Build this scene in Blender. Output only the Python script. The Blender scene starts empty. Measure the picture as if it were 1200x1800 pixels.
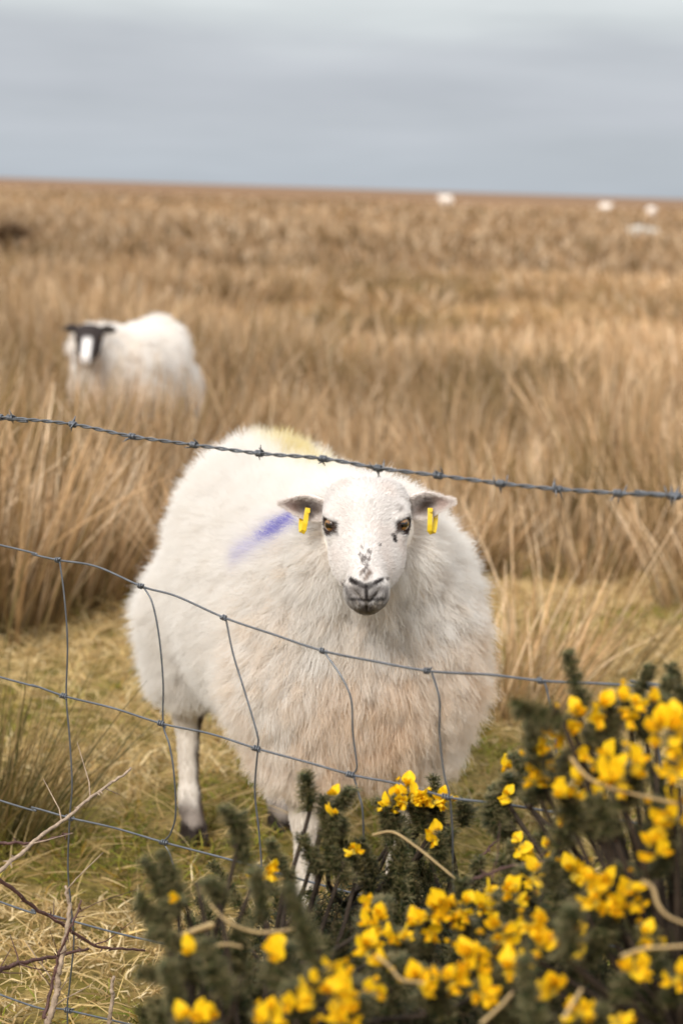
import bpy, math, random
import numpy as np
from mathutils import Vector, Matrix, Quaternion
from mathutils.kdtree import KDTree

R = math.radians
rng = np.random.default_rng(11)
random.seed(11)
scene = bpy.context.scene
C = scene.collection

# ------------------------------------------------------------------ camera
F = 3500.0                     # focal length in photo pixels (1200 x 1800)
H = 1.38
PITCH = math.atan(569 / F)
ROLL = math.atan(38 / 1200)
CAM = np.array([0, 0, H])
FWD = np.array([0, math.cos(PITCH), -math.sin(PITCH)])
_up = np.array([0, math.sin(PITCH), math.cos(PITCH)])
_rt = np.array([1.0, 0, 0])
RT = math.cos(ROLL) * _rt + math.sin(ROLL) * _up
UP = math.cos(ROLL) * _up - math.sin(ROLL) * _rt
cam_d = bpy.data.cameras.new('camera')
cam = bpy.data.objects.new('camera', cam_d)
C.objects.link(cam)
cam.matrix_world = Matrix(((RT[0], UP[0], -FWD[0], 0), (RT[1], UP[1], -FWD[1], 0), (RT[2], UP[2], -FWD[2], H), (0, 0, 0, 1)))
cam_d.sensor_fit = 'VERTICAL'
cam_d.sensor_height = 36
cam_d.lens = F * 36 / 1800
cam_d.clip_start = 0.05
cam_d.clip_end = 20000
cam_d.dof.use_dof = True
cam_d.dof.focus_distance = 3.06
cam_d.dof.aperture_fstop = 4.1
scene.camera = cam

# ------------------------------------------------------------------ world: overcast sky
SUN_EL, SUN_AZ = R(35), R(203)          # azimuth clockwise from +Y: behind the camera, to the left
world = bpy.data.worlds.new('World')
scene.world = world
world.use_nodes = True
wt = world.node_tree
wt.nodes.clear()
def wn(t, **k):
    n = wt.nodes.new(t)
    for a, b in k.items():
        setattr(n, a, b)
    return n
out = wn('ShaderNodeOutputWorld')
sky = wn('ShaderNodeTexSky', sky_type='NISHITA', sun_disc=False, sun_elevation=SUN_EL, sun_rotation=SUN_AZ)
bg1 = wn('ShaderNodeBackground'); bg1.inputs[1].default_value = 0.08
wt.links.new(sky.outputs[0], bg1.inputs[0])
tc = wn('ShaderNodeTexCoord')
sep = wn('ShaderNodeSeparateXYZ')
wt.links.new(tc.outputs['Generated'], sep.inputs[0])
mp = wn('ShaderNodeMapping'); mp.inputs['Scale'].default_value = (5, 5, 34)
wt.links.new(tc.outputs['Generated'], mp.inputs[0])
nz = wn('ShaderNodeTexNoise'); nz.inputs['Scale'].default_value = 1.3; nz.inputs['Detail'].default_value = 4; nz.inputs['Roughness'].default_value = 0.55
wt.links.new(mp.outputs[0], nz.inputs[0])
warp = wn('ShaderNodeMath', operation='MULTIPLY_ADD')     # elevation bent a little by the cloud noise
wt.links.new(nz.outputs[0], warp.inputs[0]); warp.inputs[1].default_value = 0.035
wt.links.new(sep.outputs[2], warp.inputs[2])
ramp = wn('ShaderNodeValToRGB')
wt.links.new(warp.outputs[0], ramp.inputs[0])
cr = ramp.color_ramp
cr.elements[0].position = 0.0; cr.elements[0].color = (.237, .263, .291, 1)
cr.elements[1].position = 1.0; cr.elements[1].color = (.86, .87, .88, 1)
for p, c in ((.035, (.240, .262, .292)), (.06, (.252, .266, .296)), (.085, (.268, .279, .303)), (.105, (.318, .334, .342)), (.13, (.372, .384, .386)), (.4, (.58, .59, .60))):
    e = cr.elements.new(p); e.color = (*c, 1)
cl = wn('ShaderNodeMapRange'); cl.inputs['To Min'].default_value = .93; cl.inputs['To Max'].default_value = 1.06
cl.inputs['From Min'].default_value = .3; cl.inputs['From Max'].default_value = .7
wt.links.new(nz.outputs[0], cl.inputs[0])
bg2 = wn('ShaderNodeBackground')
wt.links.new(ramp.outputs[0], bg2.inputs[0]); wt.links.new(cl.outputs[0], bg2.inputs[1])
mix = wn('ShaderNodeMixShader'); mix.inputs[0].default_value = 0.94
wt.links.new(bg1.outputs[0], mix.inputs[1]); wt.links.new(bg2.outputs[0], mix.inputs[2])
wt.links.new(mix.outputs[0], out.inputs[0])

sun_d = bpy.data.lights.new('sun', 'SUN')
sun_d.energy = 1.5; sun_d.angle = R(14); sun_d.color = (1, .96, .9)
sun = bpy.data.objects.new('sun', sun_d); C.objects.link(sun)
sdir = Vector((math.sin(SUN_AZ) * math.cos(SUN_EL), math.cos(SUN_AZ) * math.cos(SUN_EL), math.sin(SUN_EL)))
sun.rotation_euler = sdir.to_track_quat('Z', 'Y').to_euler()
sun.location = (0, 0, 20)

vs = scene.view_settings
vs.view_transform = 'Standard'; vs.look = 'None'; vs.gamma = 1.0; vs.exposure = 1.0
scene.cycles.use_denoising = True
scene.cycles.max_bounces = 8
scene.cycles.diffuse_bounces = 5
scene.cycles.transmission_bounces = 6
scene.cycles.transparent_max_bounces = 8
try:
    scene.cycles_curves.shape = 'RIBBONS'
except Exception:
    pass

# ------------------------------------------------------------------ helpers
def lin(r, g, b):
    f = lambda v: ((v / 255 + .055) / 1.055) ** 2.4 if v > 10 else v / 255 / 12.92
    return np.array([f(r), f(g), f(b)])

def ray(px, py):
    return FWD + (px - 600) / F * RT + (900 - py) / F * UP

def P(px, py, d):
    """photo pixel + depth along the view axis -> point"""
    return CAM + d * ray(px, py)

def PY(px, py, y):
    r = ray(px, py)
    return CAM + r * (y / r[1])

def G(px, py):
    r = ray(px, py)
    return CAM + r * (H / -r[2])

def gz(x, y):
    """height of the ground"""
    x = np.asarray(x, float); y = np.asarray(y, float)
    r = np.hypot(x, y)
    near = .014 * np.sin(x * 3.1 + 1.2) * np.cos(y * 2.7) + .010 * np.sin(x * 6.3 + y * 5.1)
    far = .10 * np.sin(x * .55 + .4) * np.sin(y * .48 + 1.0) + .08 * np.sin(x * .21 - y * .27 + 2)
    vf = .30 * np.sin(x * .021 + 1) * np.sin(y * .017 + .5)
    s = np.clip((r - 5.5) / 6, 0, 1); s2 = np.clip((r - 60) / 150, 0, 1)
    hollow = -.13 * np.exp(-((x + 1.1) ** 2 + (y - 10.4) ** 2) / 1.2)
    return near * np.clip((r - .5), 0, 1) + far * s - .04 * s + vf * s2 + hollow

def mat(name, base=(.5, .5, .5), rough=.7, attr=None, metal=0, transl=0, noise=None, spec=.3, coat=0, bump=0, bscale=200):
    m = bpy.data.materials.new(name); m.use_nodes = True
    nt = m.node_tree; b = nt.nodes['Principled BSDF']
    b.inputs['Base Color'].default_value = (*base, 1)
    b.inputs['Roughness'].default_value = rough
    b.inputs['Metallic'].default_value = metal
    b.inputs['Specular IOR Level'].default_value = spec
    b.inputs['Coat Weight'].default_value = coat
    col = None
    if attr:
        a = nt.nodes.new('ShaderNodeAttribute'); a.attribute_name = attr
        col = a.outputs['Color']
        nt.links.new(col, b.inputs['Base Color'])
    if noise:
        t = nt.nodes.new('ShaderNodeTexCoord')
        n = nt.nodes.new('ShaderNodeTexNoise'); n.inputs['Scale'].default_value = noise[0]; n.inputs['Detail'].default_value = 5
        nt.links.new(t.outputs['Object'], n.inputs[0])
        mr = nt.nodes.new('ShaderNodeMapRange'); mr.inputs['From Min'].default_value = .25; mr.inputs['From Max'].default_value = .75
        mr.inputs['To Min'].default_value = 1 - noise[1]; mr.inputs['To Max'].default_value = 1 + noise[1]
        nt.links.new(n.outputs[0], mr.inputs[0])
        mx = nt.nodes.new('ShaderNodeVectorMath'); mx.operation = 'SCALE'
        if col is None:
            mx.inputs[0].default_value = base
        else:
            nt.links.new(col, mx.inputs[0])
        nt.links.new(mr.outputs[0], mx.inputs['Scale'])
        nt.links.new(mx.outputs[0], b.inputs['Base Color'])
        col = mx.outputs[0]
    if bump:
        n2 = nt.nodes.new('ShaderNodeTexNoise'); n2.inputs['Scale'].default_value = bscale
        t2 = nt.nodes.new('ShaderNodeTexCoord'); nt.links.new(t2.outputs['Object'], n2.inputs[0])
        bp = nt.nodes.new('ShaderNodeBump'); bp.inputs['Strength'].default_value = bump; bp.inputs['Distance'].default_value = .01
        nt.links.new(n2.outputs[0], bp.inputs['Height']); nt.links.new(bp.outputs[0], b.inputs['Normal'])
    if transl:
        tr = nt.nodes.new('ShaderNodeBsdfTranslucent')
        if col is not None:
            nt.links.new(col, tr.inputs[0])
        else:
            tr.inputs[0].default_value = (*base, 1)
        ms = nt.nodes.new('ShaderNodeMixShader'); ms.inputs[0].default_value = transl
        nt.links.new(b.outputs[0], ms.inputs[1]); nt.links.new(tr.outputs[0], ms.inputs[2])
        nt.links.new(ms.outputs[0], nt.nodes['Material Output'].inputs[0])
    return m

def mesh(name, v, f, m=None, smooth=False, col=None):
    """v (n,3), f (k,3|4) array or list of index lists -> mesh data"""
    me = bpy.data.meshes.new(name)
    v = np.asarray(v, np.float32)
    if isinstance(f, np.ndarray) and f.ndim == 2:
        k = f.shape[1]
        me.vertices.add(len(v)); me.vertices.foreach_set('co', v.ravel())
        me.loops.add(f.size); me.loops.foreach_set('vertex_index', f.ravel().astype(np.int32))
        me.polygons.add(len(f)); me.polygons.foreach_set('loop_start', (np.arange(len(f)) * k).astype(np.int32))
        me.update(calc_edges=True); me.validate()
    else:
        me.from_pydata([tuple(p) for p in v], [], [list(map(int, q)) for q in f]); me.update()
    if col is not None:
        a = me.color_attributes.new('Col', 'FLOAT_COLOR', 'POINT')
        c = np.ones((len(v), 4), np.float32); c[:, :3] = col
        a.data.foreach_set('color', c.ravel())
    if smooth:
        me.polygons.foreach_set('use_smooth', np.ones(len(me.polygons), bool))
    if m:
        me.materials.append(m)
    return me

def obj(name, me, parent=None, label=None, cat=None, group=None, kind=None):
    o = bpy.data.objects.new(name, me); C.objects.link(o)
    if parent is not None:
        o.parent = parent
    tag(o, label, cat, group, kind)
    return o

def tag(o, label=None, cat=None, group=None, kind=None):
    for k, x in (('label', label), ('category', cat), ('group', group), ('kind', kind)):
        if x:
            o[k] = x
    return o

def tube(pts, rad, n=8, cap=True):
    """swept tube -> verts, quads (+ fan caps as degenerate-free tris in a list)"""
    pts = np.asarray(pts, float); k = len(pts)
    rad = np.broadcast_to(np.asarray(rad, float), (k,))
    t = np.gradient(pts, axis=0); t /= np.linalg.norm(t, axis=1)[:, None] + 1e-12
    a = np.array([0, 0, 1.0]) if abs(t[0][2]) < .9 else np.array([1.0, 0, 0])
    nrm = np.zeros_like(pts); u = np.cross(t[0], a); u /= np.linalg.norm(u)
    for i in range(k):
        u = u - t[i] * np.dot(u, t[i]); u /= np.linalg.norm(u) + 1e-12; nrm[i] = u
    bn = np.cross(t, nrm)
    an = np.arange(n) * 2 * math.pi / n
    v = pts[:, None] + rad[:, None, None] * (np.cos(an)[None, :, None] * nrm[:, None] + np.sin(an)[None, :, None] * bn[:, None])
    v = v.reshape(-1, 3)
    f = []
    for i in range(k - 1):
        for j in range(n):
            f.append([i * n + j, i * n + (j + 1) % n, (i + 1) * n + (j + 1) % n, (i + 1) * n + j])
    if cap:
        f.append(list(range(n))[::-1]); f.append([(k - 1) * n + j for j in range(n)])
    return v, f

def merge(parts):
    V, Fc, o = [], [], 0
    for v, f in parts:
        V.append(v); Fc += [[i + o for i in q] for q in f]; o += len(v)
    return np.concatenate(V), Fc

def spline(pts, n):
    """Catmull-Rom through pts, n samples"""
    p = np.asarray(pts, float)
    p = np.vstack([2 * p[0] - p[1], p, 2 * p[-1] - p[-2]])
    k = len(p) - 3
    s = np.linspace(0, k - 1e-6, n); i = s.astype(int); t = (s - i)[:, None]
    a, b, c, d = p[i], p[i + 1], p[i + 2], p[i + 3]
    return .5 * (2 * b + (c - a) * t + (2 * a - 5 * b + 4 * c - d) * t ** 2 + (-a + 3 * b - 3 * c + d) * t ** 3)

def norm(a):
    return a / (np.linalg.norm(a, axis=-1, keepdims=True) + 1e-9)

def ribbons(root, dirn, length, width, bend, nseg, cb, ct, twist=None, taper=.12, kink=0):
    """many grass blades as one set of arrays: verts, quads, colours"""
    n = len(root)
    t = np.linspace(0, 1, nseg + 1)
    L = length[:, None, None]
    p = root[:, None] + dirn[:, None] * L * t[None, :, None] + bend[:, None] * L * (t ** 2)[None, :, None]
    if kink:
        p[:, 1:] += rng.normal(0, kink, (n, nseg, 3)) * L
    tan = norm(np.gradient(p, axis=1))
    ref = norm(rng.normal(0, 1, (n, 3)))
    side = norm(np.cross(tan, ref[:, None]))
    w = width[:, None] * (1 - (1 - taper) * t[None] ** 1.6) * .5
    v = np.stack([p - side * w[..., None], p + side * w[..., None]], 2).reshape(-1, 3)
    base = (np.arange(n) * (nseg + 1) * 2)[:, None]
    k = np.arange(nseg) * 2
    f = np.stack([base + k, base + k + 1, base + k + 3, base + k + 2], -1).reshape(-1, 4)
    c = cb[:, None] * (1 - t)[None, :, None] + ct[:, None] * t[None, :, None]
    c = np.repeat(c[:, :, None], 2, 2).reshape(-1, 3)
    return v, f, c

def join_r(parts):
    V, Fc, Cc, o = [], [], [], 0
    for v, f, c in parts:
        V.append(v); Fc.append(f + o); Cc.append(c); o += len(v)
    return np.concatenate(V), np.concatenate(Fc), np.concatenate(Cc)

def hair(name, pts, rad, col, m, parent=None):
    """pts (n,k,3) -> curves object"""
    n, k = pts.shape[:2]
    hc = bpy.data.hair_curves.new(name)
    hc.add_curves([k] * n)
    hc.attributes['position'].data.foreach_set('vector', pts.astype(np.float32).ravel())
    a = hc.attributes.get('radius') or hc.attributes.new('radius', 'FLOAT', 'POINT')
    a.data.foreach_set('value', np.broadcast_to(rad, (n, k)).astype(np.float32).ravel())
    ca = hc.attributes.new('Col', 'FLOAT_COLOR', 'POINT')
    c = np.ones((n, k, 4), np.float32); c[..., :3] = col
    ca.data.foreach_set('color', c.ravel())
    hc.materials.append(m)
    return obj(name, hc, parent)

# signed distances and surface nets -----------------------------------------
def ell(p, c, r):
    c = np.asarray(c, np.float32); r = np.asarray(r, np.float32)
    q = (p - c) / r; k0 = np.sqrt((q * q).sum(-1)); q2 = q / r; k1 = np.sqrt((q2 * q2).sum(-1)) + 1e-6
    return k0 * (k0 - 1) / k1

def cone(p, a, b, ra, rb):
    a = np.asarray(a, np.float32); b = np.asarray(b, np.float32)
    ab = b - a; t = np.clip(((p - a) @ ab) / (ab @ ab), 0, 1)
    d = p - a - t[..., None] * ab
    return np.sqrt((d * d).sum(-1)) - (ra + (rb - ra) * t)

def smin(a, b, k):
    h = np.clip(.5 + .5 * (b - a) / k, 0, 1)
    return b + (a - b) * h - k * h * (1 - h)

def smax(a, b, k):
    return -smin(-a, -b, k)

def nets(sdf, lo, hi, h):
    lo = np.asarray(lo, np.float32); hi = np.asarray(hi, np.float32)
    n = np.ceil((hi - lo) / h).astype(int) + 1
    ax = [lo[i] + h * np.arange(n[i], dtype=np.float32) for i in range(3)]
    g = np.stack(np.meshgrid(*ax, indexing='ij'), -1)
    D = sdf(g).astype(np.float32)
    ins = D < 0
    cnt = np.zeros(n - 1, np.float32); acc = np.zeros((*(n - 1), 3), np.float32)
    co = [(i, j, k) for i in (0, 1) for j in (0, 1) for k in (0, 1)]
    sl = lambda c: tuple(slice(c[i], c[i] + n[i] - 1) for i in range(3))
    for a in co:
        for x in range(3):
            if a[x]:
                continue
            b = list(a); b[x] = 1; b = tuple(b)
            da, db = D[sl(a)], D[sl(b)]
            m = (da < 0) != (db < 0)
            t = np.where(m, da / (da - db + 1e-12), 0)
            for y in range(3):
                acc[..., y] += np.where(m, (a[y] if y != x else 0) + (t if y == x else 0), 0)
            cnt += m
    act = cnt > 0
    idx = -np.ones(act.shape, np.int64); idx[act] = np.arange(act.sum())
    cell = np.argwhere(act)
    v = lo + h * (cell + acc[act] / cnt[act][:, None])
    fs = []
    for x in range(3):
        y, z = (x + 1) % 3, (x + 2) % 3
        s0 = [slice(None)] * 3; s1 = [slice(None)] * 3
        s0[x] = slice(0, -1); s1[x] = slice(1, None)
        a, b = ins[tuple(s0)], ins[tuple(s1)]
        for flip in (False, True):
            e = np.argwhere((a & ~b) if not flip else (~a & b))
            ok = (e[:, y] > 0) & (e[:, z] > 0) & (e[:, y] < n[y] - 1) & (e[:, z] < n[z] - 1)
            e = e[ok]
            def at(dy, dz):
                q = e.copy(); q[:, y] += dy; q[:, z] += dz
                return idx[q[:, 0], q[:, 1], q[:, 2]]
            q = np.stack([at(-1, -1), at(0, -1), at(0, 0), at(-1, 0)], -1)
            fs.append(q[:, ::-1] if flip else q)
    return v.astype(np.float64), np.concatenate(fs)

def vnormals(v, f):
    n = np.zeros_like(v)
    fn = np.cross(v[f[:, 1]] - v[f[:, 0]], v[f[:, 2]] - v[f[:, 0]])
    for i in range(f.shape[1]):
        np.add.at(n, f[:, i], fn)
    return norm(n)

def scatter(v, f, vn, n, weight=None):
    tri = np.vstack([f[:, [0, 1, 2]], f[:, [0, 2, 3]]]) if f.shape[1] == 4 else f
    ar = np.linalg.norm(np.cross(v[tri[:, 1]] - v[tri[:, 0]], v[tri[:, 2]] - v[tri[:, 0]]), axis=1)
    if weight is not None:
        ar = ar * weight[tri].mean(1)
    c = np.cumsum(ar); i = np.searchsorted(c, rng.random(n) * c[-1]); i = np.minimum(i, len(tri) - 1)
    a, b = rng.random((2, n)); s = a + b > 1; a[s] = 1 - a[s]; b[s] = 1 - b[s]
    w = np.stack([1 - a - b, a, b], -1)[..., None]
    return (v[tri[i]] * w).sum(1), norm((vn[tri[i]] * w).sum(1))

def vnoise(p, scale, seed=0):
    """cheap smooth noise from sines, about -1..1"""
    r = np.random.default_rng(seed); s = 0
    for k in range(6):
        d = norm(r.normal(0, 1, 3)); w = scale * r.uniform(.6, 1.7)
        s = s + np.sin(p @ d * w + r.uniform(0, 6.28))
    return s / 3.2

def sstep(a, b, x):
    t = np.clip((x - a) / (b - a), 0, 1); return t * t * (3 - 2 * t)

# ------------------------------------------------------------------ materials
M_rush = mat('rush_blades', attr='Col', rough=.6, transl=.18, spec=.25)
M_turf = mat('turf_blades', attr='Col', rough=.7, transl=.25, spec=.2)
M_wire = mat('galvanised_wire', lin(104, 107, 112), rough=.4, metal=.6, noise=(60, .25), spec=.5)
M_spine = mat('gorse_spines', attr='Col', rough=.6, transl=.15, spec=.3)
M_bark = mat('gorse_bark', lin(58, 47, 37), rough=.85, noise=(60, .35), bump=.4)
M_flower = mat('gorse_petals', attr='Col', rough=.55, transl=.3, spec=.25, noise=(140, .12))
M_bramble = mat('bramble_bark', lin(88, 62, 56), rough=.6, noise=(50, .4), bump=.3)
M_deadstem = mat('dead_stem', lin(158, 138, 118), rough=.8, noise=(110, .45), bump=.3)
M_straw = mat('dry_blade', lin(205, 178, 130), rough=.6, noise=(40, .2), transl=.25)
M_wood = mat('weathered_post', lin(134, 120, 104), rough=.85, noise=(25, .3), bump=.5, bscale=60)
M_wool = mat('wool_fibres', attr='Col', rough=.9, transl=.5, spec=.05)
M_coat = mat('short_coat', attr='Col', rough=.7, transl=.2, spec=.15)
M_skin = mat('sheep_skin', attr='Col', rough=.7, spec=.2, noise=(90, .08))
M_eye = mat('eye', attr='Col', rough=.08, spec=.6, coat=.6)
M_hoof = mat('hoof_horn', lin(44, 36, 32), rough=.55, noise=(60, .3))
M_tag = mat('ear_tag_plastic', lin(222, 188, 40), rough=.4, spec=.4, noise=(90, .06))
M_rock = mat('pale_rock', lin(176, 170, 160), rough=.9, noise=(6, .25), bump=.5, bscale=14)

# ------------------------------------------------------------------ ground
def ground_material():
    m = bpy.data.materials.new('moorland_ground'); m.use_nodes = True
    nt = m.node_tree; b = nt.nodes['Principled BSDF']; b.inputs['Roughness'].default_value = .95; b.inputs['Specular IOR Level'].default_value = .1
    g = nt.nodes.new('ShaderNodeNewGeometry')
    def noise(s, d=5):
        n = nt.nodes.new('ShaderNodeTexNoise'); n.inputs['Scale'].default_value = s; n.inputs['Detail'].default_value = d
        nt.links.new(g.outputs['Position'], n.inputs[0]); return n.outputs[0]
    def mixc(fac, a, bb):
        x = nt.nodes.new('ShaderNodeMix'); x.data_type = 'RGBA'
        nt.links.new(fac, x.inputs[0])
        for s, c in ((x.inputs[6], a), (x.inputs[7], bb)):
            if isinstance(c, tuple):
                s.default_value = c
            else:
                nt.links.new(c, s)
        return x.outputs[2]
    def rmp(fac, lo, hi):
        x = nt.nodes.new('ShaderNodeMapRange'); x.inputs[1].default_value = lo; x.inputs[2].default_value = hi
        nt.links.new(fac, x.inputs[0]); return x.outputs[0]
    c4 = lambda *a: (*lin(*a), 1)
    near = mixc(rmp(noise(9), .4, .6), c4(112, 100, 48), c4(150, 126, 78))
    near = mixc(rmp(noise(70, 3), .45, .7), near, c4(84, 74, 40))
    far = mixc(rmp(noise(.06), .38, .62), c4(176, 138, 98), c4(140, 108, 74))
    far = mixc(rmp(noise(.35, 4), .4, .72), far, c4(158, 128, 82))
    far = mixc(rmp(noise(.012, 3), .45, .65), far, c4(150, 112, 82))
    ln = nt.nodes.new('ShaderNodeVectorMath'); ln.operation = 'LENGTH'; nt.links.new(g.outputs['Position'], ln.inputs[0])
    col = mixc(rmp(ln.outputs['Value'], 5.6, 8.5), near, far)
    col = mixc(rmp(ln.outputs['Value'], 110, 420), col, c4(128, 100, 76))
    nt.links.new(col, b.inputs['Base Color'])
    bp = nt.nodes.new('ShaderNodeBump'); bp.inputs['Strength'].default_value = .6; bp.inputs['Distance'].default_value = .03
    nt.links.new(noise(40, 6), bp.inputs['Height']); nt.links.new(bp.outputs[0], b.inputs['Normal'])
    return m

nr, na = 190, 180
rad = np.concatenate([np.linspace(.0, 9, 60)[1:], np.geomspace(9.3, 9000, nr - 59)])
ang = np.linspace(0, 2 * math.pi, na, endpoint=False)
X = rad[:, None] * np.sin(ang); Y = rad[:, None] * np.cos(ang)
v = np.stack([X, Y, gz(X, Y)], -1).reshape(-1, 3)
i = np.arange(len(rad) - 1)[:, None] * na; j = np.arange(na)[None]; j2 = (j + 1) % na
f = np.stack([i + j, i + na + j, i + na + j2, i + j2], -1).reshape(-1, 4)[:, ::-1]
v = np.vstack([v, [0, 0, 0]])
cen = len(v) - 1
f = [list(q) for q in f] + [[cen, int((k + 1) % na), int(k)] for k in range(na)]
me = mesh('ground', v, f, ground_material(), smooth=True)
obj('ground', me, kind='structure')

# ------------------------------------------------------------------ short turf in front of and around the sheep
def pick(cols, n, jit=.12):
    c = np.array([lin(*x) for x in cols])[rng.integers(0, len(cols), n)]
    return c * rng.normal(1, jit, (n, 1)).clip(.6, 1.5)

def frame_points(n, y0, y1, side=1.35, extra=.35, pw=1.0):
    y = y0 + (y1 - y0) * rng.random(n) ** pw
    hw = (.172 * y) * side + extra
    # wider rows get more: resample by width
    keep = rng.random(n) < hw / hw.max()
    y, hw = y[keep], hw[keep]
    return np.stack([rng.uniform(-1, 1, len(y)) * hw, y], -1)

def turf():
    parts = []
    p = frame_points(215000, 2.6, 8.6)
    patch = vnoise(np.c_[p, p[:, :1] * 0], 5.0, 3) + .6 * vnoise(np.c_[p, p[:, :1] * 0], 14, 4)
    far = sstep(3.9, 5.2, p[:, 1])
    straw = (1.1 * patch + .9 * far - .38 + .8 * vnoise(np.c_[p, p[:, :1] * 0], 70, 24) + rng.normal(0, .35, len(p))) > .1
    n = len(p)
    root = np.c_[p, gz(p[:, 0], p[:, 1]) - .004]
    az = rng.uniform(0, 6.283, n); lean = rng.uniform(.2, 1.25, n)
    d = np.c_[np.cos(az) * np.sin(lean), np.sin(az) * np.sin(lean), np.cos(lean)]
    cn = vnoise(np.c_[p, p[:, :1] * 0], 46, 14)
    L = rng.uniform(.018, .055, n) * (1 + .45 * np.clip(cn, -1, 1)); L[straw] *= 1.2
    root[:, 2] += .010 * np.clip(cn, -1, 1)
    bend = np.c_[rng.normal(0, .35, (n, 2)), -rng.uniform(.1, .6, n)]
    green = pick([(122, 124, 44), (142, 138, 56), (98, 106, 36), (156, 142, 68), (140, 112, 46), (104, 92, 40), (84, 80, 36)], n, .2)
    tan = pick([(206, 182, 134), (188, 160, 112), (220, 200, 158), (160, 132, 84), (198, 172, 116)], n, .2)
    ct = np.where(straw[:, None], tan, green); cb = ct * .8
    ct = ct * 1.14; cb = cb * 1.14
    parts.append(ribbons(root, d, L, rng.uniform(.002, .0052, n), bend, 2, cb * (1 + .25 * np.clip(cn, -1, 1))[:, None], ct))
    # long dry bents lying over the turf
    p = frame_points(5200, 2.7, 6.4); n = len(p)
    root = np.c_[p, gz(p[:, 0], p[:, 1]) + rng.uniform(.0, .02, n)]
    az = rng.uniform(0, 6.283, n); lean = rng.uniform(.9, 1.5, n)
    d = np.c_[np.cos(az) * np.sin(lean), np.sin(az) * np.sin(lean), np.cos(lean)]
    parts.append(ribbons(root, d, rng.uniform(.06, .2, n), rng.uniform(.0018, .0035, n), np.c_[rng.normal(0, .3, (n, 2)), -rng.uniform(.0, .25, n)], 4,
                         pick([(200, 172, 118), (178, 148, 96)], n), pick([(220, 196, 146), (206, 180, 124)], n)))
    v, f, c = join_r(parts)
    obj('turf_grass', mesh('turf_grass', v, f, M_turf, col=c), label='short mossy green and straw coloured turf under the woolly sheep', cat='grass', kind='stuff')
turf()

# ------------------------------------------------------------------ tall rushes
RUSH_T = [(198, 168, 132), (184, 150, 112), (214, 186, 152), (168, 134, 98), (194, 160, 122), (224, 200, 170), (140, 110, 76), (112, 88, 58), (122, 98, 64)]
RUSH_D = [(150, 124, 76), (132, 110, 64), (168, 138, 92), (120, 104, 58)]
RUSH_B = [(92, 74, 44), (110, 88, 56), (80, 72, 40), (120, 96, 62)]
def tussock_blades(cx, cy, rad, n, h, w, nseg=5, spread=.5, droop=.25, lean=(0, 0), tips=RUSH_T, bases=RUSH_B):
    a = rng.uniform(0, 6.283, n); r = rad * np.sqrt(rng.random(n))
    x = cx + r * np.cos(a); y = cy + r * np.sin(a)
    root = np.c_[x, y, gz(x, y) - .01]
    k = (r / rad) * spread
    a2 = a + rng.normal(0, .5, n)
    d = norm(np.c_[np.cos(a2) * k + rng.normal(lean[0], .13, n), np.sin(a2) * k + rng.normal(lean[1], .13, n), np.ones(n)])
    L = h * rng.uniform(.45, 1.08, n) * (1 - .15 * k)
    dr = droop * rng.random(n) ** 1.5
    bend = np.c_[np.cos(a2) * dr + rng.normal(0, .05, n), np.sin(a2) * dr + rng.normal(0, .05, n), -dr * .8]
    big_n = float(vnoise(np.array([[cx, cy * .8, 0]]), 1.5, 91)[0])
    tone = np.clip(rng.normal(1, .12), .6, 1.4) * (1 + .20 * big_n)
    if bases is RUSH_B and rng.random() < .20 - .28 * big_n - .14 * min(1, max(0, cx / cy * 7)):
        tips = RUSH_D; tone *= .85
    elif bases is RUSH_B:
        tone *= 1.12 + .38 * min(1, max(0, .15 + cx / cy * 8))
    return ribbons(root, d, L, w * rng.uniform(.6, 1.5, n), bend, nseg, pick(bases, n, .3) * tone, pick(tips, n, .3) * tone)

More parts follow.
